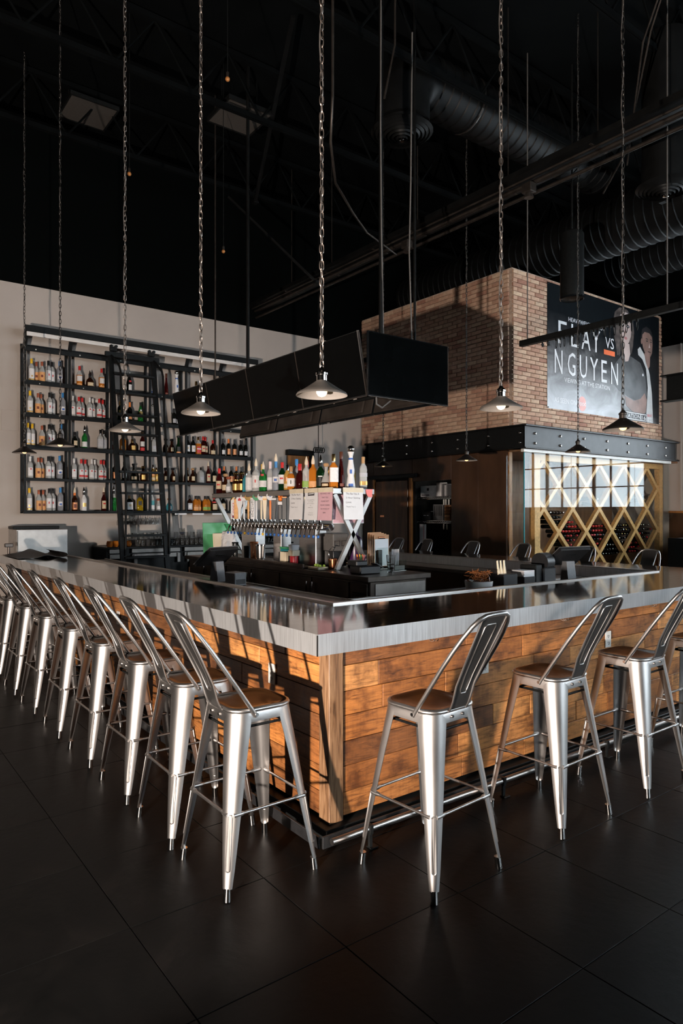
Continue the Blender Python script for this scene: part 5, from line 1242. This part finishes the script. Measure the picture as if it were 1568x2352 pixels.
# things on the inner work shelf
ZW = .9705
def pos(loc, rz, label):
    t = thing('order_terminal', label, 'terminal', loc, rz)
    MB().bbox(-.10,.10,-.085,.085,0,.018,.006).build('foot_plate', M['black_plastic'], t)
    MB().prism([(-.055,.018),(.045,.018),(.02,.20),(-.03,.20)], lambda u, v, w: (w,u,v), -.05, .05).build('stand', M['grey_plastic'], t)
    s = MB().bbox(-.185,.185,-.016,.016,-.125,.125,.006).build('screen_case', M['black_plastic'], t); s.location = (0,-.015,.245); s.rotation_euler = (math.radians(-52),0,0)
    MB().bbox(-.188,.188,-.019,-.014,-.128,.128,.002).build('bezel', M['grey_plastic'], s); MB().box(-.17,.17,-.0205,-.019,-.108,.108).build('display', M['black_gloss'], s)
    MB().box(-.06,.06,.016,.018,.04,.046).build('rear_slot', M['black_gloss'], s)
    return t
pos((1.08,3.12,ZW), math.radians(200), 'black order terminal seen from the side on the left work shelf')
t = thing('card_printer','small grey box printer under the left order terminal','printer',(1.12,2.86,ZW), .1); MB().bbox(-.06,.06,-.08,.08,0,.12,.006).build('printer_body', M['grey_plastic'], t); MB().bbox(-.05,.05,-.082,-.078,.02,.06,.002).build('paper_slot', M['black_plastic'], t)
pp_ = tag(MB().box(-.09,.09,-.11,.11,0,.0015).build('paper_sheet', M['paper']), 'sheet of paper lying by the left terminal', 'paper'); pp_.location = (1.14,2.58,ZW); pp_.rotation_euler = (0,0,.3)
pos((3.66,1.22,ZW), math.radians(170), 'black order terminal tilted back on the right work shelf, before the wine lattice')
t = thing('receipt_printer','rounded black receipt printer on the right work shelf beside the terminal','printer',(3.32,1.28,ZW), .1)
MB().bbox(-.10,.10,-.10,.10,0,.16,.010).build('printer_body', M['black_plastic'], t); MB().lathe([(.001,-.06),(.085,-.06),(.085,.06),(.001,.06)], n=18).build('roll_cover', M['black_plastic'], t, smooth=40).rotation_euler = (0,PI/2,0); t.children[-1].location = (.05,0,.20)
MB().bbox(-.2,-.10,-.08,.08,0,.19,.006).build('side_case', M['black_metal'], t)
t = thing('napkin_stack','stack of white napkins beside the black box','napkins',(3.0,1.22,ZW))
for k in range(9): MB().bbox(-.07+random.uniform(-.004,.004),.07,-.07,.07,.10+.006*k,.105+.006*k,.001).build('napkin', M['paper'], t)
MB().bbox(-.075,.075,-.075,.075,0,.10,.004).build('napkin_tray', M['black_plastic'], t)
t = thing('black_caddy','open black caddy box with paper straws standing in it','box',(2.72,1.20,ZW)); MB().bbox(-.09,.09,-.08,.08,0,.14,.006).build('caddy_body', M['black_plastic'], t)
for k in range(9): MB().cyl((-.08+.012*k,-.02,.10),(-.10+.014*k,-.02+.01*(k % 3),.25),.006,n=6).build('paper_straw', M['cream_board'], t)
t = thing('dried_garnish','dark tangled bunch of dried garnish in a glass tub','garnish',(2.40,1.18,ZW))
mb = MB()
for k in range(150):
    a = random.uniform(0,6.28); r = random.uniform(0,.10); z = random.uniform(.05,.18); c = Vector((r*math.cos(a), r*math.sin(a), z)); d = Vector((random.uniform(-1,1),random.uniform(-1,1),random.uniform(-.6,1))).normalized()*.03
    mb.tube([c-d, c+Vector((random.uniform(-.012,.012),)*3), c+d], [.002,.005,.001], 4)
o = mb.build('leaf_tangle', pm('dried_leaves', (.16,.055,.018), .4, 0, .5, 50), t); o['kind'] = 'stuff'
MB().lathe([(.10,0),(.115,.10),(.113,.10),(.098,.004),(.001,.004)], n=16).build('tub', G['clear'], t, smooth=40)
t = thing('wooden_crate','slatted wooden crate with black hoop handle behind the island','crate',(2.98,2.75,0), .2)
for k in range(8): MB().bbox(-.20,.20,-.15+.038*k,-.118+.038*k,.80+.0,.90,.003).build('slat', M['lattice'], t)
MB().box(-.2,.2,-.15,.15,0,.80).build('crate_stand', M['black_metal'], t)
MB().tube([(-.21,0,.86),(-.16,0,.97),(0,0,1.02),(.16,0,.97),(.21,0,.86)],.009,6).build('hoop_handle', M['black_metal'], t, smooth=60)
# wall bracket with cable coil behind the bottles
t = thing('wall_bracket','black box bracket with an amber print under it, on the back wall','bracket',(5.15,7.98,2.55)); MB().bbox(-.28,.28,-.12,0,.10,.20,.006).build('bracket_box', M['black_metal'], t); MB().bbox(-.24,.24,-.03,-.01,-.28,.10,.003).build('amber_print', M['orange_wood'], t); MB().box(.22,.26,-.10,0,-.3,.1).build('bracket_arm', M['black_metal'], t)
t = thing('cable_coil','coil of black cable hanging by a chain on the back wall','cable',(5.34,7.6,2.74))
for k in range(5): MB().lathe([(.045,0),(.055,.012),(.045,.024)], n=12, capb=False, capt=False).build('cable_loop', M['black_metal'], t, smooth=50, loc=(-.09+.045*k,0,0)).rotation_euler = (0,PI/2,0)
MB().tube([(0,0,-.3),(0,0,0),(0,0,4.47)],.008,5).build('hanging_line', M['black_metal'], t)

tag(MB().bbox(.19,.41,7.992,8.0,2.77,3.06,.002).build('access_panel', M['wall']), 'flush painted access panel on the back wall left of the shelf', 'panel')
t = thing('wall_outlet', 'white wall outlet with a black plug behind the second shelf row', 'outlet', (1.47,7.99,3.27))
MB().bbox(-.06,.06,-.006,.008,-.05,.05,.003).build('outlet_plate', M['white_plastic'], t); MB().bbox(-.02,.03,-.05,-.006,-.06,.0,.005).build('plug', M['black_plastic'], t); MB().tube([(.0,-.04,-.05),(.0,-.05,-.15),(.05,-.05,-.24)],.005,5).build('plug_cord', M['black_plastic'], t)
# ---------------------------------------------------------------- brick enclosure and steel beams
BX, BY, BZ0, BZ1, BXE = 6.65, 4.286, 2.93, 5.40, 11.08
CH, BLN = .0677, .2155
def brick_wall(name, boxes, run0, run1, face, holes, keep):
    w = struct(name)
    MB().box(*boxes).build('mortar_bed', M['mortar'], w)
    todo = []
    nrow = int(round((BZ1-BZ0)/CH))
    for i in range(nrow):
        z = BZ0+CH*i; u = run0-(BLN/2 if i % 2 else 0)
        while u < run1:
            a, b = max(u, run0), min(u+BLN, run1); u += BLN
            if b-a < .03: continue
            if any(a > h[0] and b < h[1] and z > h[2] and z+CH < h[3] for h in holes): continue
            todo.append((a+.004, b-.004, z+.005, z+CH-.005))
    todo.sort(key=keep)
    stuff = MB()
    me_cache = {}
    for k, (a, b, z0, z1) in enumerate(todo):
        d = random.uniform(.004, .014); c = ((a+b)/2, (z0+z1)/2); l = b-a
        if k < 290:
            key = round(l, 2)
            if key not in me_cache:
                me = MB().bbox(-l/2, l/2, -.02, .012, -(z1-z0)/2, (z1-z0)/2, .004).build('brick', M['brick'], w); me_cache[key] = me.data; o = me
            else: o = inst(me_cache[key], 'brick', w)
            if face == 'front': o.location = (c[0], BY+.006-d, c[1]); o.rotation_euler = (random.uniform(-.03,.03), random.uniform(-.012,.012), random.uniform(-.012,.012))
            else: o.location = (BX+.006-d, c[0], c[1]); o.rotation_euler = (0, 0, -PI/2+random.uniform(-.012,.012))
        else:
            if face == 'front': stuff.bbox(a, b, BY-.014-d+.006, BY+.02, z0, z1, .004)
            else: stuff.bbox(BX-.014-d+.006, BX+.02, a, b, z0, z1, .004)
    if stuff.v:
        o = stuff.build('far_bricks', M['brick'], w); o['kind'] = 'stuff'
    return w
brick_wall('wall_cellar_front', (BX+.01, BXE-.005, BY+.01, 7.98, BZ0, BZ1-.01), BX, BXE, 'front', [(7.55,10.9,3.36,5.27)], lambda t: (t[0]-BX)*1.0+(t[2]-BZ0)*.2 if 1 else 0)
brick_wall('wall_cellar_side', (BX+.008, BX+.05, BY+.012, 7.98, BZ0, BZ1-.01), BY+.06, 7.97, 'side', [], lambda t: t[0]*1.0+(abs(t[2]-3.3) if t[2] < 3.9 else 2.2))
def beam(name, label, run0, run1, axis, bolts):
    t = thing(name, label, 'beam', (6.63,4.04,2.59))
    def bx(u0, u1, w0, w1, z0, z1, nm, m_=M['black_metal'], c=.003):
        mb = MB()
        if axis == 'x': mb.bbox(u0,u1,w0,w1,z0,z1,c)
        else: mb.bbox(w0+2.59,w1+2.59,u0,u1,z0,z1,c)
        return mb.build(nm, m_, t, world=True)
    bx(run0, run1, 4.04, 4.055, 2.60, 2.925, 'web_plate'); bx(run0-.03, run1+.05, 3.985, 4.27, 2.922, 2.944, 'top_flange'); bx(run0-.03, run1+.05, 3.99, 4.27, 2.582, 2.602, 'bottom_flange')
    for u in bolts:
        for z in (2.672, 2.822):
            b = MB().lathe([(.021,0),(.021,.012),(.016,.022),(.006,.026)], n=12).build('bolt', M['chrome'], t, smooth=35)
            if axis == 'x': b.location = (u-6.63, 0, z-2.59); b.rotation_euler = (PI/2,0,0)
            else: b.location = (0, u-4.04, z-2.59); b.rotation_euler = (0,-PI/2,0)
    return t
M['beam_paint'] = pm('grey_black_steel', (.03,.03,.032), .5, 0, .25, 6)
M['black_metal_keep'] = M['black_metal']; M['black_metal'] = M['beam_paint']
beam('steel_beam', 'black steel beam with silver bolts over the glass partition', 6.63, 11.14, 'x', (6.88,7.52,8.16,8.83,9.48,10.12,10.76))
M['black_metal'] = M['black_metal_keep']
beam('steel_beam', 'black steel beam with silver bolts over the dark panelled wall', 4.04, 7.76, 'y', (4.11,4.73,5.39,5.99,6.64,7.31))

# dark panelled wall with a doorway
wp = struct('wall_panelled')
for y0, y1, z0, z1 in ((4.42,5.0,0,2.58),(5.0,5.60,0,2.58),(5.60,6.56,2.17,2.58),(7.66,7.98,0,2.58),(6.56,7.66,2.26,2.58)):
    MB().bbox(6.68,6.74,y0+.001,y1-.001,z0,z1,.003).build('panel', M['dark_panel'], wp)
MB().box(6.70,6.73,6.50,7.70,0,2.27).build('door_backing', M['black_metal'], wp)
dw = struct('door_1')
MB().bbox(6.655,6.70,6.66,7.56,.02,2.20,.004).build('door_leaf', M['door_wood'], dw)
MB().bbox(6.645,6.70,6.56,6.62,0,2.24,.004).bbox(6.645,6.70,7.60,7.65,0,2.24,.004).build('door_casing', M['orange_wood'], dw)
MB().bbox(6.62,6.655,6.4,7.75,2.24,2.31,.004).build('sliding_track', M['black_metal'], dw)
MB().bbox(6.645,6.66,7.30,7.42,1.52,1.56,.003).build('door_plate', M['copper'], dw)
# little store room seen through the doorway
st = struct('wall_store')
MB().box(7.9,7.95,5.58,6.6,0,2.6).box(6.74,7.9,5.56,5.60,0,2.6).box(6.74,7.9,6.56,6.6,0,2.6).box(6.74,7.9,5.56,6.6,2.4,2.44).build('store_lining', M['black_metal'], st)
t = thing('store_fill_lamp', 'small round lamp added inside the store room to brighten its shelves', 'lamp', (7.35,6.08,2.38))  # unseen fill lamp, added to light the store shelves
MB().cyl((0,0,.02),(0,0,-.01),.12,n=20).build('lamp_base', M['white_plastic'], t, smooth=40)
MB().lathe([(.001,-.06),(.07,-.05),(.10,-.01)], n=18, capt=True).build('lamp_diffuser', pm('fill_diffuser', (.9,.9,.9), .5, 0, .02, 5, emit=((1,.93,.85), 9)), t, smooth=50)
def wire_shelf(z, label):
    t = thing('wire_shelf', label, 'shelf', (7.1,6.08,z))
    mb = MB()
    for y in (-.46,.46): mb.cyl((-.3,y,0),(.35,y,0),.006,n=6)
    for x in (-.3,0,.35): mb.cyl((x,-.46,0),(x,.46,0),.006,n=6); 
    mb.cyl((-.3,-.46,-.035),(-.3,.46,-.035),.006,n=6)
    mb.build('shelf_rim', M['chrome'], t)
    mb = MB()
    for k in range(18): y = -.45+.052*k; mb.cyl((-.3,y,-.035),(-.3,y+.026,0),.004,n=5); mb.cyl((-.3,y+.026,0),(-.3,y+.052,-.035),.004,n=5); mb.cyl((-.3,y,0),(.35,y,0),.003,n=5)
    mb.build('wire_grid', M['chrome'], t)
    return t
wire_shelf(1.885, 'upper chrome wire shelf in the store doorway'); wire_shelf(1.46, 'lower chrome wire shelf in the store doorway')
def sbox(name, label, cat, y0, y1, x0, z0, z1, mat, parts=()):
    t = thing(name, label, cat, (x0,(y0+y1)/2,z0)); w = (y1-y0)/2
    MB().bbox(0,.18,-w,w,0,z1-z0,.01).build('body', mat, t)
    for nm, m_, a, b, c, d in parts: MB().bbox(-.003,0,w*a,w*b,(z1-z0)*c,(z1-z0)*d,.001).build(nm, m_, t)
    return t
zs = 1.8915
sbox('paper_pack','large white wrapped pack lying at the left of the upper wire shelf','pack',6.16,6.52,6.84,zs,zs+.20,M['bag'],(('printed_square',M['ink'],-.25,.05,.55,.78),('printed_line',M['ink'],-.3,.8,.12,.2)))
sbox('paper_pack','tall white crumpled pack next to the wrapped one on the upper wire shelf','pack',6.03,6.14,6.86,zs,zs+.25,M['bag'],(('fold',M['paper'],-.8,.2,.1,.9),))
sbox('film_roll','grey film-wrapped bundle on the upper wire shelf','bundle',5.88,6.00,6.86,zs,zs+.22,M['grey_plastic'],(('shine',M['bag'],-.7,-.2,.05,.9),))
sbox('small_carton','small white ribbed carton at the right of the upper wire shelf','box',5.66,5.77,6.90,zs,zs+.07,M['paper'],(('ribbed_top',M['grey_plastic'],-.9,.9,.75,.98),))
zs = 1.4665
sbox('plastic_crate','dark crate with white marks at the left of the lower wire shelf','crate',6.26,6.48,6.84,zs,zs+.17,M['black_plastic'],(('mark',M['paper'],-.6,-.2,.5,.58),('mark',M['paper'],0,.6,.5,.58)))
sbox('milk_crate','tall grey latticed crate in the middle of the lower wire shelf','crate',5.96,6.20,6.84,zs,zs+.29,M['grey_plastic'],tuple(('slat',M['black_plastic'],-.85+.34*k,-.7+.34*k,.3,.9) for k in range(5)))
for k in range(5):
    sbox('takeout_box','brown kraft takeout box, %s from bottom, left stack on wire shelf' % ORD[k],'box',5.79,5.93,6.85,zs+.056*k,zs+.052+.056*k,M['bread'])['group'] = 'left stack of kraft boxes'
for k in range(4):
    sbox('takeout_box','brown kraft takeout box, %s from bottom, right stack on wire shelf' % ORD[k],'box',5.64,5.76,6.85,zs+.066*k,zs+.062+.066*k,M['bread'])['group'] = 'right stack of kraft boxes'
for k, (y, z) in enumerate(((5.88,1.84),(5.83,1.84),(5.76,1.84),(5.88,1.415),(5.80,1.415))):
    t = thing('hanging_utensil', 'white handled tool hanging under the %s wire shelf, %s from left' % (('upper' if k < 3 else 'lower'), ORD[k if k < 3 else k-3]), 'utensil', (6.79,y,z)); t['group'] = 'tools under the %s wire shelf' % ('upper' if k < 3 else 'lower')
    MB().bbox(-.006,.006,-.014,.014,-.10,0,.003).build('tool_handle', M['white_plastic'], t)
t = tag(MB().bbox(6.83,6.834,6.36,6.53,1.06,1.40,.001).build('notice_sheet', M['paper']), 'white notice sheet hanging inside the store doorway', 'notice'); MB().box(6.829,6.8298,6.42,6.43,1.12,1.37).build('printed_line', M['red'], t)
t = tag(MB().bbox(7.80,7.804,5.80,6.02,1.00,1.16,.001).build('notice_sheet', M['paper']), 'small grey notice on the back wall of the store room', 'notice'); MB().box(7.799,7.7998,5.9,5.95,1.04,1.12).build('printed_heart', M['ink'], t)
# glass-fronted wine cellar
cf = struct('wall_cellar_inside')
MB().box(6.76,11.38,5.50,5.54,0,2.58).box(6.72,6.76,4.45,5.54,0,2.58).box(6.76,11.38,4.12,5.5,2.56,2.60).build('cellar_lining', M['cellar_wood'], cf)
gp = thing('glass_partition', 'tall clear glass partition closing off the wine cellar', 'glass', (6.71,4.1,0))
for x0, x1 in ((6.70,7.895),(7.905,9.805),(9.815,11.02)): MB().bbox(x0,x1,4.096,4.104,.02,2.575,.001).build('glass_pane', M['glass_pane'], gp, world=True)
MB().bbox(6.696,6.704,4.11,4.40,.02,2.575,.001).build('glass_pane', M['glass_pane'], gp, world=True)
MB().bbox(6.66,11.05,4.07,4.13,2.535,2.582,.003).build('head_channel', M['white_plastic'], gp, world=True)
MB().bbox(6.696,6.71,4.092,4.108,.02,2.53,.001).build('green_edge', M['teal'], gp, world=True)
MB().bbox(6.72,6.80,4.40,4.48,0,2.56,.004).build('corner_stud', M['orange_wood'], gp, world=True)
RXa, RXb, RZa, RZb, RY = 7.42, 11.16, .12, 2.47, 4.36
wr = thing('wine_rack', 'pale wood diamond lattice wine rack behind the glass', 'rack', (RXa,RY,0))
for b in ((7.29,RXa+.01,RY-.01,RY+.10,0,2.55),(RXb-.01,11.27,RY-.01,RY+.10,0,2.55)): MB().bbox(*b,.004).build('frame_post', M['lattice'], wr, world=True)
MB().bbox(RXa+.01,RXb-.01,RY-.01,RY+.10,RZb-.02,2.55,.004).build('frame_rail', M['lattice'], wr, world=True); MB().bbox(RXa+.01,RXb-.01,RY-.01,RY+.10,0,RZa,.004).build('frame_rail', M['lattice'], wr, world=True)
for sgn in (1, -1):
    for k in range(-6, 12):
        c = 7.95+.79*k  # z = 1.28 + sgn*(x-c)
        xs = [RXa, RXb, c+sgn*(RZa-1.28), c+sgn*(RZb-1.28)]
        lo_, hi_ = max(RXa, min(xs[2:])), min(RXb, max(xs[2:]))
        if hi_-lo_ < .12: continue
        p0 = (lo_, RY+.04 + (.002 if sgn > 0 else 0), 1.28+sgn*(lo_-c)); p1 = (hi_, p0[1], 1.28+sgn*(hi_-c))
        MB().bar(p0, p1, .07, .066, (0,0,1)).build('lattice_board', M['lattice'], wr, world=True)
wb_me = {}
def wine(x, z, foil, lab, grp):
    if foil not in wb_me:
        mb = MB(); mb.cur = 0; mb.lathe([(.034,.24),(.037,.22),(.037,.07),(.028,.03),(.0155,.0),(.0145,-.012)], n=10)
        mb.cur = 1; mb.lathe([(.0175,-.010),(.0175,-.040),(.014,-.042)], n=8)
        m = mb.v; mb.v = [(a, c, b) for a, b, c in m]; mb.f = [f[::-1] for f in mb.f]
        o = mb.build('wine_bottle', [G['dark'], {'red': K['red'], 'dark': K['black'], 'gold': M['gold'], 'white': K['silver']}[foil]], smooth=40); wb_me[foil] = o
    else: o = wb_me[foil].copy(); COL.objects.link(o)
    o.location = (x, RY+.11, z); return tag(o, lab, 'bottle', grp)
for cx, cz, lo_, hi_, pal, nm in ((7.95,1.675,-.30,-.04,('dark','dark','white'),'upper left lattice diamond'),(8.345,1.28,-.30,.22,('red','red','red','dark'),'second lattice diamond'),(9.135,1.28,-.30,.10,('dark','red','red'),'third lattice diamond'),
    (9.925,1.28,-.30,.16,('dark','white','dark','gold'),'fourth lattice diamond'),(10.715,1.28,-.30,.16,('dark','red','white'),'fifth lattice diamond'),(9.53,.885,-.02,.16,('dark','white'),'lower middle lattice diamond'),(10.32,.885,.0,.16,('red','dark'),'lower right lattice diamond'),(9.135,2.07,-.30,-.2,('white','gold'),'upper middle lattice diamond'),(10.715,2.07,-.30,-.14,('gold','dark'),'upper right lattice diamond')):
    z = cz+lo_; row = 0
    while z <= cz+hi_:
        half = .395-abs(z-cz)-.095
        n = int(2*half/.088)+1 if half > 0 else (1 if half > -.03 else 0)
        for k in range(n):
            foil = random.choice(pal)
            wine(cx-(n-1)*.044+.088*k, z, foil, '%s-foil wine bottle, row %s up, %s from left, %s' % ({'white':'silver'}.get(foil, foil), ('one','two','three','four','five','six','seven','eight','nine')[row], ORD[k], nm), 'wine bottles in the '+nm)
        z += .078; row += 1

# ---------------------------------------------------------------- poster on the brick
PX0, PX1, PZ0, PZ1, PY = 7.485, 10.945, 3.295, 5.33, 4.255
bn = thing('poster_banner', 'large dark printed banner with big white lettering and two faces on the brick', 'banner', (PX0,PY,PZ0))
def banner_mat():
    m, t, p = nt('print_and_sheen_banner')
    tc = N(t, 'ShaderNodeTexCoord'); sx = N(t, 'ShaderNodeSeparateXYZ'); t.links.new(tc.outputs['Object'], sx.inputs[0])
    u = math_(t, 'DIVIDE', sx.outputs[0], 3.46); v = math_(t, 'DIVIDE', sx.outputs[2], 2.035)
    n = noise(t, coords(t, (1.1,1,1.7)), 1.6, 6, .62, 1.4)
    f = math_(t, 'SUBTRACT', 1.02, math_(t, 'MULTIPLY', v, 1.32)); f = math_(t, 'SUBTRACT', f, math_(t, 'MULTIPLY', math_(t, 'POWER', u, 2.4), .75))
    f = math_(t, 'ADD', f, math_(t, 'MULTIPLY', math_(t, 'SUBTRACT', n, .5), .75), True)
    c = ramp(t, f, [(0, (.006,.008,.010)), (.25, (.028,.028,.030)), (.55, (.20,.196,.20)), (1, (.56,.57,.60))])  # pale lower left holds printed smoke plus sheen painted into the colour
    t.links.new(c, p.inputs['Base Color']); p.inputs['Roughness'].default_value = .32; p.inputs['Specular IOR Level'].default_value = .2
    bump(t, p, noise(t, coords(t), 2.5, 3), .25, .03); return m
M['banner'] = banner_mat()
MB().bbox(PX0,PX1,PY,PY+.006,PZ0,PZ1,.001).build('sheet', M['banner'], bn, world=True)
PF = lambda u, v, w: (u, PY-.0008-w, v)
pr = lambda name, col, rough=.4, var=.12, sc=6: pm(name, col, rough, 0, var, sc)
white = pr('print_white', (.74,.73,.74)); orange = pr('print_orange', (.85,.16,.05))
text_mesh('HEAVYWEIGHT BOUT', (8.05,9.11,4.785,4.855), PF, white, parent=bn)
for ch, x0, x1 in (('F',7.775,8.0),('L',8.13,8.33),('A',8.42,8.68),('Y',8.72,8.97)): text_mesh(ch, (x0,x1,4.38,4.755), PF, white, parent=bn)
for ch, x0, x1 in (('N',7.67,7.88),('G',8.02,8.24),('U',8.36,8.57),('Y',8.66,8.90),('E',9.0,9.17),('N',9.30,9.52)): text_mesh(ch, (x0,x1,3.885,4.27), PF, white, parent=bn, w0=.0050)
text_mesh('VS', (9.12,9.39,4.50,4.69), PF, white, parent=bn, w0=.0050)
text_mesh('VIEWING AT THE STATION', (7.94,9.27,3.765,3.84), PF, white, parent=bn)
text_mesh('AS SEEN ON', (7.67,8.27,3.41,3.49), PF, white, parent=bn)
def flat(name, poly, mat, w): return MB().prism(poly, PF, w, w+.0006).build(name, mat, bn, world=True)
flat('orange_bar', [(9.08,4.38),(9.42,4.38),(9.42,4.465),(9.08,4.465)], orange, .0046)
flat('pink_disc', [(8.44+.115*math.cos(2*PI*k/24), 3.45+.125*math.sin(2*PI*k/24)) for k in range(24)], pr('print_coral', (.76,.33,.29)), .001)
text_mesh('food', (8.335,8.55,3.415,3.50), PF, white, parent=bn, w0=.0018)
hair = pr('print_hair', (.085,.066,.06), .4, .6, 12); skin = pr('print_skin', (.52,.40,.365), .4, .12, 3); skin2 = pr('print_skin_shadow', (.24,.145,.12), .4, .3, 5); dk = pr('print_dark', (.022,.02,.022), .4); coat = pr('print_coat', (.055,.055,.058), .4, .7, 3); pale = pr('print_shirt', (.50,.495,.49), .4, .15, 5); rose = pr('print_lips', (.40,.17,.165), .4)
def oval(cx, cz, rx, rz, n=18, rot=0):
    return [(cx+rx*math.cos(a)*math.cos(rot)-rz*math.sin(a)*math.sin(rot), cz+rx*math.cos(a)*math.sin(rot)+rz*math.sin(a)*math.cos(rot)) for a in [2*PI*k/n for k in range(n)]]
flat('printed_jacket', [(9.30,3.98),(9.42,4.25),(9.62,4.42),(9.95,4.46),(10.28,4.38),(10.45,4.15),(10.50,3.80),(10.40,3.62),(9.95,3.70),(9.55,3.80)], coat, .001)
flat('printed_hair', [(9.36,4.95),(9.42,5.18),(9.58,5.29),(9.82,5.29),(10.0,5.16),(10.06,4.92),(10.02,4.65),(9.97,4.5),(9.90,4.7),(9.62,4.7),(9.60,4.46),(9.50,4.42),(9.46,4.6),(9.40,4.75)], hair, .0017)
flat('printed_neck', [(9.70,4.66),(9.90,4.68),(9.93,4.50),(9.86,4.36),(9.76,4.34),(9.72,4.48)], skin, .0024)
flat('printed_face', [(9.56,5.02),(9.60,5.16),(9.70,5.23),(9.83,5.23),(9.93,5.14),(9.965,4.98),(9.945,4.82),(9.88,4.70),(9.79,4.635),(9.72,4.66),(9.62,4.76),(9.57,4.90)], skin, .0031)
for cx in (9.665,9.845):
    flat('printed_eye', oval(cx,4.985,.055,.030), dk, .0038); flat('printed_glint', oval(cx,4.985,.013,.012,10), white, .0045)
    flat('printed_brow', [(cx-.065,5.045),(cx,5.075),(cx+.065,5.05),(cx,5.06)], dk, .0038)
flat('printed_nose', [(9.755,4.95),(9.775,4.86),(9.795,4.845),(9.735,4.845)], skin2, .0038); flat('printed_lips', oval(9.775,4.765,.052,.026), rose, .0038)
flat('printed_lock', [(9.40,5.0),(9.50,5.2),(9.58,5.05),(9.56,4.85),(9.62,4.55),(9.56,4.40),(9.50,4.6)], hair, .0040)
flat('printed_forearm', [(9.75,3.72),(10.05,3.66),(10.28,3.72),(10.42,3.84),(10.50,3.72),(10.46,3.48),(10.30,3.42),(10.0,3.46),(9.80,3.55)], skin2, .0017)
flat('printed_shirt', [(10.18,4.62),(10.26,4.68),(10.40,4.56),(10.52,4.36),(10.60,4.20),(10.68,3.85),(10.72,3.30),(10.46,3.30),(10.50,3.62),(10.53,3.95),(10.47,4.30),(10.34,4.46),(10.20,4.52)], pale, .0024)
flat('printed_neck', [(10.40,4.58),(10.62,4.62),(10.60,4.36),(10.54,4.30),(10.46,4.42)], skin2, .0031)
flat('printed_hair', [(10.28,4.86),(10.33,5.02),(10.48,5.09),(10.62,5.06),(10.71,4.95),(10.70,4.84),(10.40,4.80)], dk, .0031)
flat('printed_face', [(10.34,4.92),(10.42,4.98),(10.58,4.98),(10.68,4.92),(10.70,4.78),(10.68,4.62),(10.62,4.54),(10.54,4.51),(10.44,4.58),(10.36,4.68),(10.33,4.80)], skin2, .0038)
flat('printed_ear', oval(10.31,4.79,.025,.055,12), skin2, .0038)
for cx in (10.50,10.64): flat('printed_eye', oval(cx,4.82,.030,.012,12), dk, .0045); flat('printed_brow', [(cx-.055,4.865),(cx,4.872),(cx+.05,4.845),(cx,4.852)], dk, .0045)
flat('printed_nose', [(10.575,4.80),(10.615,4.71),(10.56,4.70)], skin, .0045); flat('printed_mouth', [(10.53,4.635),(10.64,4.63),(10.64,4.618),(10.53,4.622)], dk, .0045)
flat('printed_button', oval(10.36,4.17,.022,.026,12), white, .0031)
box_ = [(9.66,3.305),(10.50,3.30),(10.50,3.45),(9.66,3.46)]
flat('logo_plate', box_, dk, .0040)
MB().prism([(9.67,3.43),(10.49,3.425),(10.49,3.44),(9.67,3.445)], PF, .0047, .0052).prism([(9.67,3.315),(10.49,3.31),(10.49,3.325),(9.67,3.33)], PF, .0047, .0052).prism([(10.475,3.31),(10.49,3.31),(10.49,3.44),(10.475,3.44)], PF, .0047, .0052).prism([(9.67,3.315),(9.685,3.315),(9.685,3.44),(9.67,3.445)], PF, .0047, .0052).prism([(10.285,3.32),(10.295,3.32),(10.295,3.43),(10.285,3.43)], PF, .0047, .0052).build('logo_frame', white, bn, world=True)
text_mesh('STATION', (9.70,10.27,3.34,3.415), PF, white, parent=bn, w0=.0047); text_mesh('16', (10.32,10.46,3.335,3.41), PF, white, parent=bn, w0=.0047)
text_mesh('BEAT', (10.52,10.69,3.41,3.455), PF, M['red'], parent=bn, w0=.0047); text_mesh('BOBBY', (10.52,10.69,3.36,3.40), PF, white, parent=bn, w0=.0047); text_mesh('FLAY', (10.52,10.69,3.305,3.35), PF, white, parent=bn, w0=.0047)
MB().sphere((7.50,PY-.004,3.31),.012,8).sphere((7.50,PY-.004,5.31),.012,8).sphere((10.93,PY-.004,3.31),.012,8).build('fixing', M['chrome'], bn, world=True)

# right wall: dark wainscot, conduits, booth
ws = struct('trim_1'); 
for k in range(5): MB().bbox(11.36,11.40,4.28-.9*(k+1)+.003,4.28-.9*k-.003,0,1.60,.003).build('panel', M['dark_panel'], ws)
MB().bbox(11.34,11.40,-.3,4.28,1.60,1.64,.004).build('cap_rail', M['orange_wood'], ws)
for k, y in enumerate((4.05,3.86)):
    tag(MB().tube([(11.37,y,1.66),(11.37,y,4.9)],.012,6).build('wall_conduit', M['wall'], smooth=60), 'painted conduit running up the right wall beside the banner, %s one' % ('left','right')[k], 'pipe')
bo = thing('booth_bench', 'orange channel-tufted booth seat with dark frame at the right edge', 'bench', (10.3,3.0,0))
MB().bbox(-.86,.95,-.02,.28,0,1.18,.006).build('booth_frame', M['grey_plastic'], bo)
MB().bbox(-.90,-.86,-.60,.28,0,1.19,.004).build('end_panel', M['black_metal'], bo)
for k in range(12):
    x = -.80+.148*k
    MB().tube([(x,-.10,.46),(x,-.085,.8),(x,-.05,1.05),(x,-.02,1.10)],[.072,.074,.072,.05],12).build('back_channel', M['leather'], bo, smooth=60)
MB().bbox(-.86,.95,-.60,-.10,.30,.48,.03).build('seat_cushion', M['leather'], bo)
